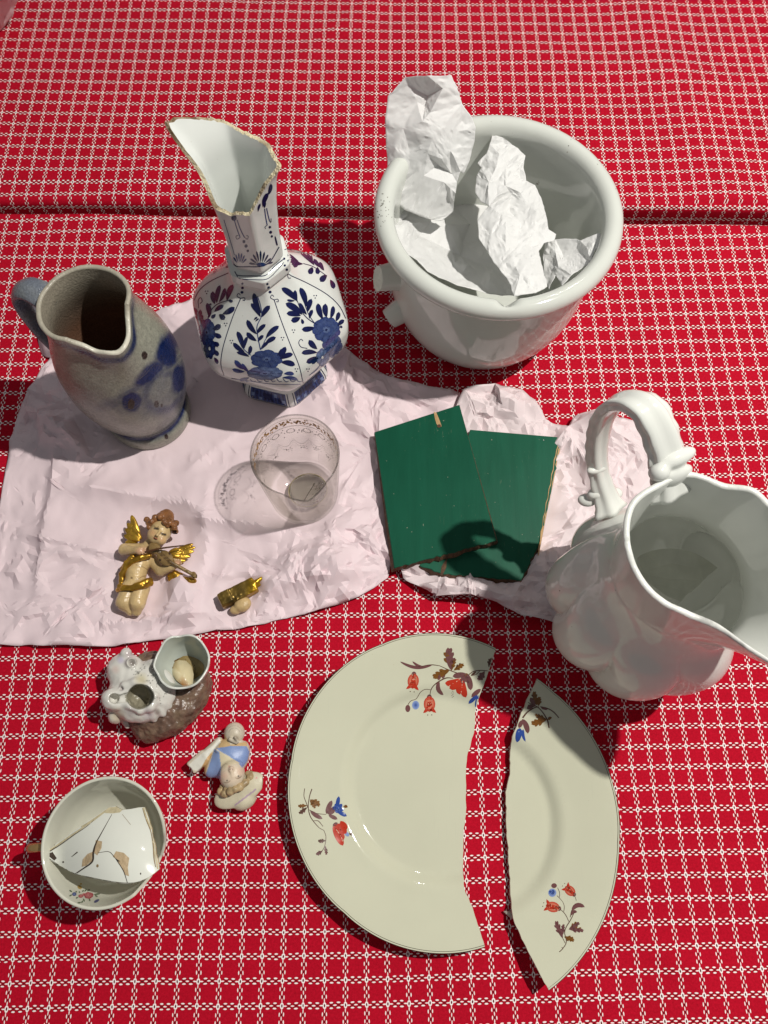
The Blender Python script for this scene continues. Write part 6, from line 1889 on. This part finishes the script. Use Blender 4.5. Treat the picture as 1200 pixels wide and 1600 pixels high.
# ------------------------------------------------------------------ porcelain lady with a hat, lying head down
def lady():
    Q = crop_pt(280, 1110, 8.0); B = 0.0010; u = 1 / 8.0 / 1960.0
    q = lambda x, y, h: Q(x, y, B + h)
    root = thing('porcelain_figurine', 'broken porcelain bust of a figure in a blue dress and wide hat, lying upside down', 'figurine', Q(600, 700, B))
    lo = np.array([Q(60, 0, 0.02)[0], Q(0, 1330, 0)[1], 0.0004]); hi = np.array([Q(1130, 0, 0)[0], Q(0, 80, 0.02)[1], 0.034])
    fb = frame(q(660, 420, 0) - q(600, 800, 0))
    def body(G):
        d = s_ell(G, q(620, 610, .0095), (250 * u, 215 * u, 150 * u), fb)
        d = smin(d, s_ell(G, q(440, 690, .0085), (150 * u, 110 * u, 105 * u), frame(q(440, 690, 0) - q(560, 480, 0))), 0.003)
        d = smin(d, s_ell(G, q(790, 540, .0085), (150 * u, 90 * u, 110 * u), fb), 0.003)
        d = smin(d, s_caps(G, q(640, 640, .012), q(620, 740, .0150), 88 * u, 84 * u), 0.002)      # neck
        # sleeve with its cuff
        d = smin(d, s_caps(G, q(500, 380, .0100), q(340, 550, .0105), 46 * u, 64 * u), 0.0008)
        fs = frame(q(190, 690, .0095) - q(360, 540, .0110))
        d = smin(d, s_box(G, q(250, 640, .0095), (125 * u, 82 * u, 60 * u), fs, 0.0016), 0.0010)
        d = -smin(-d, s_ell(G, q(150, 735, .0095), (40 * u, 60 * u, 40 * u), fs), 0.0006)
        d = -smin(-d, s_caps(G, q(290, 530, .0165), q(340, 610, .0165), 10 * u, 10 * u), 0.0005)
        # folds of the shawl
        d = -smin(-d, s_caps(G, q(470, 480, .0200), q(770, 650, .0190), 13 * u, 13 * u), 0.0006)
        d = -smin(-d, s_caps(G, q(430, 520, .0200), q(340, 800, .0150), 12 * u, 12 * u), 0.0006)
        d = smin(d, s_caps(G, q(480, 500, .0165), q(770, 670, .0165), 26 * u, 26 * u), 0.0010)
        # face
        d = smin(d, s_ell(G, q(660, 800, .0165), (170 * u, 150 * u, 130 * u), fb), 0.0012)
        d = smin(d, s_ell(G, q(650, 735, .0245), (30 * u, 30 * u, 26 * u)), 0.0012)
        d = smin(d, s_caps(G, q(648, 752, .0250), q(668, 830, .0238), 19 * u, 13 * u), 0.0010)
        for c in ((598, 878), (742, 822)): d = -smin(-d, s_ell(G, q(c[0], c[1], .0258), (34 * u, 30 * u, 24 * u)), 0.0008)
        for c in ((598, 878), (742, 822)): d = smin(d, s_ell(G, q(c[0], c[1], .0222), (26 * u, 22 * u, 22 * u)), 0.0003)
        # raised hand or ball at the other end
        d = smin(d, s_ell(G, q(690, 285, .0105), (125 * u, 130 * u, 115 * u)), 0.0010)
        d = -smin(-d, s_ell(G, q(705, 355, .0200), (52 * u, 40 * u, 60 * u)), 0.0008)
        d = smin(d, s_caps(G, q(640, 360, .0175), q(720, 400, .0170), 26 * u, 24 * u), 0.0006); d = smin(d, s_caps(G, q(700, 340, .0190), q(735, 390, .0180), 20 * u, 18 * u), 0.0004)
        return np.maximum(d, B - G[..., 2])
    V, F = nets(body, lo, hi, 0.00060)
    sx, sy = seen(V); x, y = (sx - 280) * 8, (sy - 1110) * 8
    C = np.tile(np.array(lin(206, 196, 176)), (len(V), 1))
    def poly(pts, col, amt=1.0):
        m = np.array([inside(pts, (a, b)) for a, b in zip(x, y)])
        C[m] = C[m] * (1 - amt) + np.array(col) * amt
    poly([(490, 445), (560, 290), (640, 430), (840, 390), (850, 440), (830, 470), (500, 470)], lin(206, 176, 128))
    poly([(460, 475), (640, 445), (840, 445), (880, 520), (850, 640), (790, 720), (740, 660), (600, 560), (500, 500)], lin(128, 150, 196))
    poly([(440, 480), (500, 520), (520, 640), (520, 860), (330, 830), (340, 780), (390, 640)], lin(134, 156, 200))
    poly([(430, 480), (380, 620), (320, 800), (250, 770), (320, 640), (400, 500)], lin(196, 158, 108))
    poly([(500, 330), (440, 420), (270, 550), (120, 680), (120, 720), (250, 770), (320, 620), (450, 470), (520, 400)], lin(222, 220, 208))
    poly([(500, 510), (600, 560), (760, 660), (640, 680), (560, 760), (520, 680)], lin(212, 200, 168))
    C *= (1 + 0.06 * fbm(V, 160, 141)[:, None])
    def dab(px, py, r, col, amt=1.0, soft=0.5):
        m = np.clip((1 + soft - np.hypot(x - px, y - py) / r) / (2 * soft), 0, 1)[:, None] * amt
        C[:] = C * (1 - m) + np.array(col) * m
    face = np.array(lin(220, 200, 176)); dab(660, 810, 130, face, 0.9, 0.3)
    dab(560, 820, 40, lin(214, 160, 140), 0.4, 0.8); dab(780, 760, 40, lin(214, 160, 140), 0.4, 0.8)
    for c in ((598, 878), (742, 822)):
        dab(c[0], c[1], 11, lin(52, 44, 44), 0.95); 
        for k in np.linspace(-1, 1, 9): dab(c[0] + 36 * k, c[1] + 26 - 14 * k * k - 10 * k, 6, lin(130, 100, 80), 0.7)
    dab(636, 735, 9, lin(120, 70, 56), 0.8); dab(664, 735, 9, lin(120, 70, 56), 0.8); dab(625, 700, 14, lin(190, 110, 96), 0.5)
    for k in np.linspace(0, 1, 14): dab(530 + 60 * k * 2, 720 - 60 * math.sin(k * 3.14) + 10 * k, 5, lin(150, 122, 96), 0.5)
    dab(690, 275, 60, lin(176, 164, 140), 0.35, 0.8); dab(705, 355, 34, lin(110, 96, 78), 0.6)
    for r0 in (70, 100):
        for a in np.linspace(3.4, 6.0, 30): dab(690 + r0 * math.cos(a), 290 + r0 * math.sin(a), 5, lin(160, 150, 140), 0.5)
    mesh('body', V, F, M_BISQUE, root, True, np.clip(C, 0.01, 1))
    def hairf(G):
        d = 1.0
        for px, py, h, r in ((520, 1010, .0140, 46), (570, 1040, .0165, 48), (640, 1010, .0195, 50), (590, 980, .0175, 36), (700, 985, .0200, 44), (760, 960, .0195, 48), (830, 900, .0170, 44), (890, 830, .0140, 46), (860, 790, .0130, 36), (540, 950, .0150, 34), (800, 930, .018, 36), (900, 790, .012, 34)):
            e = np.linalg.norm(G - q(px, py, h), axis=-1) - r * u
            d = e if not np.ndim(d) else smin(d, e, 0.0008)
        return d + 0.00025 * vnoise(G, 800, 4)
    V, F = nets(hairf, lo, hi, 0.00060)
    C = np.array(lin(172, 150, 112))[None] * (1 + 0.35 * fbm(V, 260, 143)[:, None])
    mesh('hair', V, F, M_BISQUE, root, True, np.clip(C, 0.01, 1))
    fh = frame(q(990, 850, .013) - q(500, 1120, .011))
    def hat(G):
        c = q(755, 1000, .0115)
        Qd = (G - c) @ fh
        brim = s_ell(G, c, (325 * u, 165 * u, 0.0042), fh) + 0.0 * Qd[..., 0]
        brim = np.maximum(brim, -s_ell(G, q(700, 890, .0190), (190 * u, 95 * u, 120 * u), fh))
        crown = s_ell(G, q(815, 1120, .0085), (150 * u, 110 * u, 105 * u), fh)
        d = smin(brim, crown, 0.0012)
        return np.maximum(d, B - G[..., 2])
    V, F = nets(hat, lo, hi, 0.00060)
    sx, sy = seen(V); x, y = (sx - 280) * 8, (sy - 1110) * 8
    C = np.tile(np.array(lin(206, 198, 172)), (len(V), 1)) * (1 + 0.06 * fbm(V, 120, 145)[:, None])
    t = np.clip((x - 690) / 270, 0, 1); ly = 1185 - 205 * t
    m = np.abs(y - ly - 6) < 13; m &= (x > 690) & (x < 960)
    C[m] = lin(176, 152, 168)
    C[np.hypot(x - 965, y - 845) < 12] = lin(220, 150, 150)
    mesh('hat', V, F, M_BISQUE, root, True, np.clip(C, 0.01, 1))
lady()

# ------------------------------------------------------------------ shell ornament with small cup
def shells():
    k = 5.4545; Q = crop_pt(140, 980, k); B = 0.0008; u = 1 / k / 1920.0
    q = lambda x, y, h: Q(x, y, B + h)
    root = thing('shell_ornament', 'ceramic ornament of a white spiky shell and small cup on a brown rocky base', 'ornament', Q(560, 600, B))
    lo = np.array([Q(-20, 0, 0.0)[0], Q(0, 1130, 0)[1], 0.0004]); hi = np.array([Q(1200, 0, 0)[0], Q(0, 60, 0)[1], 0.055])
    fb = frame(q(950, 520, 0) - q(520, 860, 0))
    def base(G):
        d = s_ell(G, q(700, 690, .0085), (355 * u, 200 * u, 0.0150), fb)
        d = smin(d, s_ell(G, q(520, 560, .0120), (300 * u, 300 * u, 0.0150)), 0.005)
        d = smin(d, s_ell(G, q(520, 330, .0130), (140 * u, 120 * u, 0.0130)), 0.004)
        d = smin(d, s_caps(G, q(850, 480, .006), q(850, 470, .010), 180 * u, 150 * u), 0.006)
        d = np.maximum(d, -(np.linalg.norm((G - q(820, 315, .030))[..., :2], axis=-1) - 0.0135 - 0.25 * np.clip(G[..., 2] - 0.012, -0.01, 0.04)))
        d = np.maximum(d, -s_caps(G, q(425, 592, .0420), q(420, 592, .0230), 110 * u, 88 * u))
        d = d + 0.0011 * fbm(G, 170, 151) + 0.0005 * vnoise(G, 520, 152)
        return np.maximum(d, B - G[..., 2])
    V, F = nets(base, lo, hi, 0.00085)
    n = fbm(V, 150, 153); n2 = fbm(V, 420, 154)
    C = np.array(lin(112, 88, 74))[None] * (1 + 0.35 * n[:, None] + 0.3 * n2[:, None])
    g = np.clip(n * 1.4 - 0.1, 0, 1)[:, None]; C = C * (1 - 0.5 * g) + np.array(lin(120, 108, 84)) * 0.5 * g
    sx, sy = seen(V); hx, hy = (sx - 140) * k, (sy - 980) * k
    C[np.hypot((hx - 425) / 150, (hy - 592) / 120) < 1] = lin(150, 144, 124)
    mesh('rocky_base', V, F, M_FIG, root, True, np.clip(C, 0.01, 1))
    r = np.random.default_rng(2)
    H = 0.034
    def shell(G):
        d = s_ell(G, q(455, 560, .0250), (265 * u, 235 * u, 0.0135), frame((1, 0.25, 0)))
        d = smin(d, s_ell(G, q(330, 400, .0240), (190 * u, 150 * u, 0.0110), frame((0.8, -0.6, 0))), 0.004)
        d = smin(d, s_caps(G, q(240, 600, .022), q(195, 610, .0330), 105 * u, 84 * u), 0.004)
        # lip round the mouth
        for a, b, ra, rb in (((300, 500, .0360), (390, 470, .0370), 30, 32), ((390, 470, .0370), (490, 500, .0372), 32, 32), ((490, 500, .0372), (548, 590, .0368), 32, 34), ((548, 590, .0368), (520, 680, .0360), 34, 34), ((520, 680, .0360), (430, 705, .0355), 34, 32), ((430, 705, .0355), (350, 670, .0350), 32, 28), ((350, 670, .0350), (290, 635, .0345), 28, 26), ((290, 635, .0345), (230, 672, .0345), 26, 28), ((230, 672, .0345), (160, 650, .0345), 28, 28), ((160, 650, .0345), (148, 595, .0350), 28, 28), ((148, 595, .0350), (190, 560, .0352), 28, 26), ((190, 560, .0352), (270, 565, .0352), 26, 24), ((270, 565, .0352), (300, 500, .0360), 24, 28)):
            d = smin(d, s_caps(G, q(*a), q(*b), ra * u, rb * u), 0.0022)
        # spines and knobs
        for a, b, ra, rb in (((340, 330, .026), (355, 300, .0360), 62, 40), ((300, 290, .024), (310, 225, .0300), 70, 46), ((500, 340, .026), (540, 300, .0330), 60, 30), ((240, 370, .022), (205, 350, .0280), 60, 40), ((260, 720, .018), (220, 760, .0200), 76, 60), ((310, 780, .014), (322, 845, .0130), 48, 22), ((190, 690, .018), (165, 690, .0200), 40, 30), ((620, 600, .024), (690, 600, .0240), 60, 26), ((600, 690, .020), (650, 690, .0180), 60, 30), ((480, 770, .018), (500, 790, .0160), 60, 40)):
            d = smin(d, s_caps(G, q(*a), q(*b), ra * u, rb * u), 0.0024)
        for k2 in range(7):
            a = -1.2 + 0.40 * k2
            d = smin(d, s_caps(G, q(470 + 120 * math.cos(a), 590 + 120 * math.sin(a), .0350), q(470 + 230 * math.cos(a), 590 + 215 * math.sin(a), .0240), 14 * u, 20 * u), 0.0026)
        # the opening
        hole = s_caps(G, q(425, 592, .0420), q(420, 592, .0180), 100 * u, 82 * u)
        hole = smin(hole, s_caps(G, q(480, 595, .0420), q(470, 595, .0200), 62 * u, 55 * u), 0.002)
        hole = smin(hole, s_caps(G, q(210, 608, .0400), q(212, 606, .0300), 40 * u, 36 * u), 0.001)
        hole = smin(hole, s_caps(G, q(215, 610, .0365), q(370, 600, .0345), 30 * u, 46 * u), 0.001)
        d = -smin(-d, hole, 0.0008)
        d = -smin(-d, np.linalg.norm(G - q(362, 305, .0385), axis=-1) - 36 * u, 0.0006)
        d = -smin(-d, np.linalg.norm(G - q(272, 522, .0375), axis=-1) - 18 * u, 0.0006)
        return np.maximum(d + 0.0003 * vnoise(G, 300, 155), B - G[..., 2])
    V, F = nets(shell, lo, hi, 0.00075)
    sx, sy = seen(V); x, y = (sx - 140) * k, (sy - 980) * k
    C = np.tile(np.array(lin(216, 214, 206)), (len(V), 1)) * (1 + 0.06 * fbm(V, 120, 157)[:, None])
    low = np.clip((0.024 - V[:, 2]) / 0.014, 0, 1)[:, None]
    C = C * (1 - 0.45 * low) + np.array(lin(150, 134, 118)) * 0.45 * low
    def dab(px, py, rr, col, amt=1.0, soft=0.6):
        m = np.clip((1 + soft - np.hypot(x - px, y - py) / rr) / (2 * soft), 0, 1)[:, None] * amt
        C[:] = C * (1 - m) + np.array(col) * m
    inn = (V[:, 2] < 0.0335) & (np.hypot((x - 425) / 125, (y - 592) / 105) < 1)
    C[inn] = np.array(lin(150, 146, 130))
    dab(340, 230, 40, lin(168, 150, 156), 0.6); dab(265, 280, 26, lin(182, 172, 206), 0.6); dab(220, 360, 30, lin(214, 188, 178), 0.6); dab(440, 445, 46, lin(196, 184, 138), 0.6); dab(540, 345, 26, lin(120, 104, 92), 0.7); dab(365, 305, 30, lin(96, 82, 76), 0.8)
    dab(230, 760, 60, lin(186, 170, 140), 0.7); dab(350, 720, 40, lin(150, 134, 136), 0.5); dab(275, 525, 18, lin(150, 134, 136), 0.6); dab(500, 740, 40, lin(196, 180, 190), 0.5); dab(580, 720, 22, lin(104, 90, 80), 0.6)
    for cx_, cy_, cnt in ((400, 390, 16), (540, 395, 14), (590, 475, 12), (660, 565, 7), (590, 610, 6), (450, 350, 6), (520, 465, 5)):
        for _ in range(cnt): dab(cx_ + 22 * r.normal(), cy_ + 16 * r.normal(), 5, lin(84, 84, 78), 0.75, 0.4)
    mesh('shell', V, F, M_FIG2, root, True, np.clip(C, 0.01, 1))
    # small cup with a wavy rim
    cc = q(820, 315, .030)
    R_s = curve1([0, 0.006, 0.016, 0.026, 0.034, 0.042], [0.007, 0.0120, 0.0170, 0.0195, 0.0210, 0.0218])
    Ri_s = lambda z: np.maximum(R_s(z) - 0.0016, 0.001)
    def T_s(phi):
        qn = np.stack([np.cos(phi), np.sin(phi), 0 * phi], -1)
        return 0.0345 + 0.0009 * np.sin(6 * phi + 0.5) + 0.0012 * vnoise(qn, 4, 161)
    def shp(phi, z, rr):
        rr = rr * (1 + 0.014 * np.sin(6 * phi + 1) * np.clip(z / 0.03, 0, 1)); return rr * np.cos(phi), rr * np.sin(phi)
    bb, ee, _ = vessel(root, cc[:2], R_s, Ri_s, T_s, 0.024, 0.004, shp, (M_CUPIN, M_CUPRIM), 140, 30, 14, B + 0.008, 'cup_rim', True, edge_noise=0)
    bb.name = 'small_cup'; ee.parent = bb
    # stained bottom and a chip lying in it
    P = Paint([bb], (140, 980, k), 0.0002)
    P.blob((850, 350), 120, 108, lin(150, 130, 84), lin(168, 150, 104), wob=0.08, n=22)
    P.leaf((700, 350), (850, 260), 40, lin(120, 92, 52)); P.stroke([(720, 290), (780, 268), (850, 280), (900, 330)], [10, 22, 24, 10], lin(112, 84, 46))
    P.build('brown_stain', M_FIG, bb)
    chip = [(682, 350), (700, 300), (760, 280), (820, 285), (865, 330), (885, 400), (875, 500), (845, 530), (790, 495), (735, 450), (700, 400)]
    cz = lambda x, y: B + 0.0225 - 0.004 * ((x - 780) / 100) ** 2 + 0.003 * (y - 400) / 100
    T_ = [Q(x, y, cz(x, y)) for x, y in chip]; c = Q(790, 400, B + 0.0245); B_ = [p - np.array([0, 0, 0.0012]) for p in T_]
    n = len(chip); V = T_ + [c] + B_
    F = [(i, (i + 1) % n, n) for i in range(n)] + [(i, i + n + 1, (i + 1) % n + n + 1, (i + 1) % n) for i in range(n)]
    C = np.tile(np.array(lin(214, 200, 162)), (len(V), 1)); C[7] = lin(150, 88, 40); C[8] = lin(176, 120, 60); C[1] = lin(176, 150, 100)
    o = mesh('shell_chip', V, F, M_FIG2, None, True, C, origin=c); fix_normals(o)
    tag(o, 'pale stained chip lying in the small cup of the shell ornament', 'ceramic fragment')
M_FIG2 = glaze('shell_glaze', None, 0.12, 0.08, nscale=120, bumpy=0.1, bscale=160)
M_CUPIN = glaze('pale_green_glaze', (0.50, 0.545, 0.50), 0.10, 0.08, nscale=60, bumpy=0.05, bscale=120)
M_CUPRIM = glaze('pale_rim', (0.70, 0.72, 0.66), 0.2, 0.08, nscale=100, bumpy=0.1)
shells()
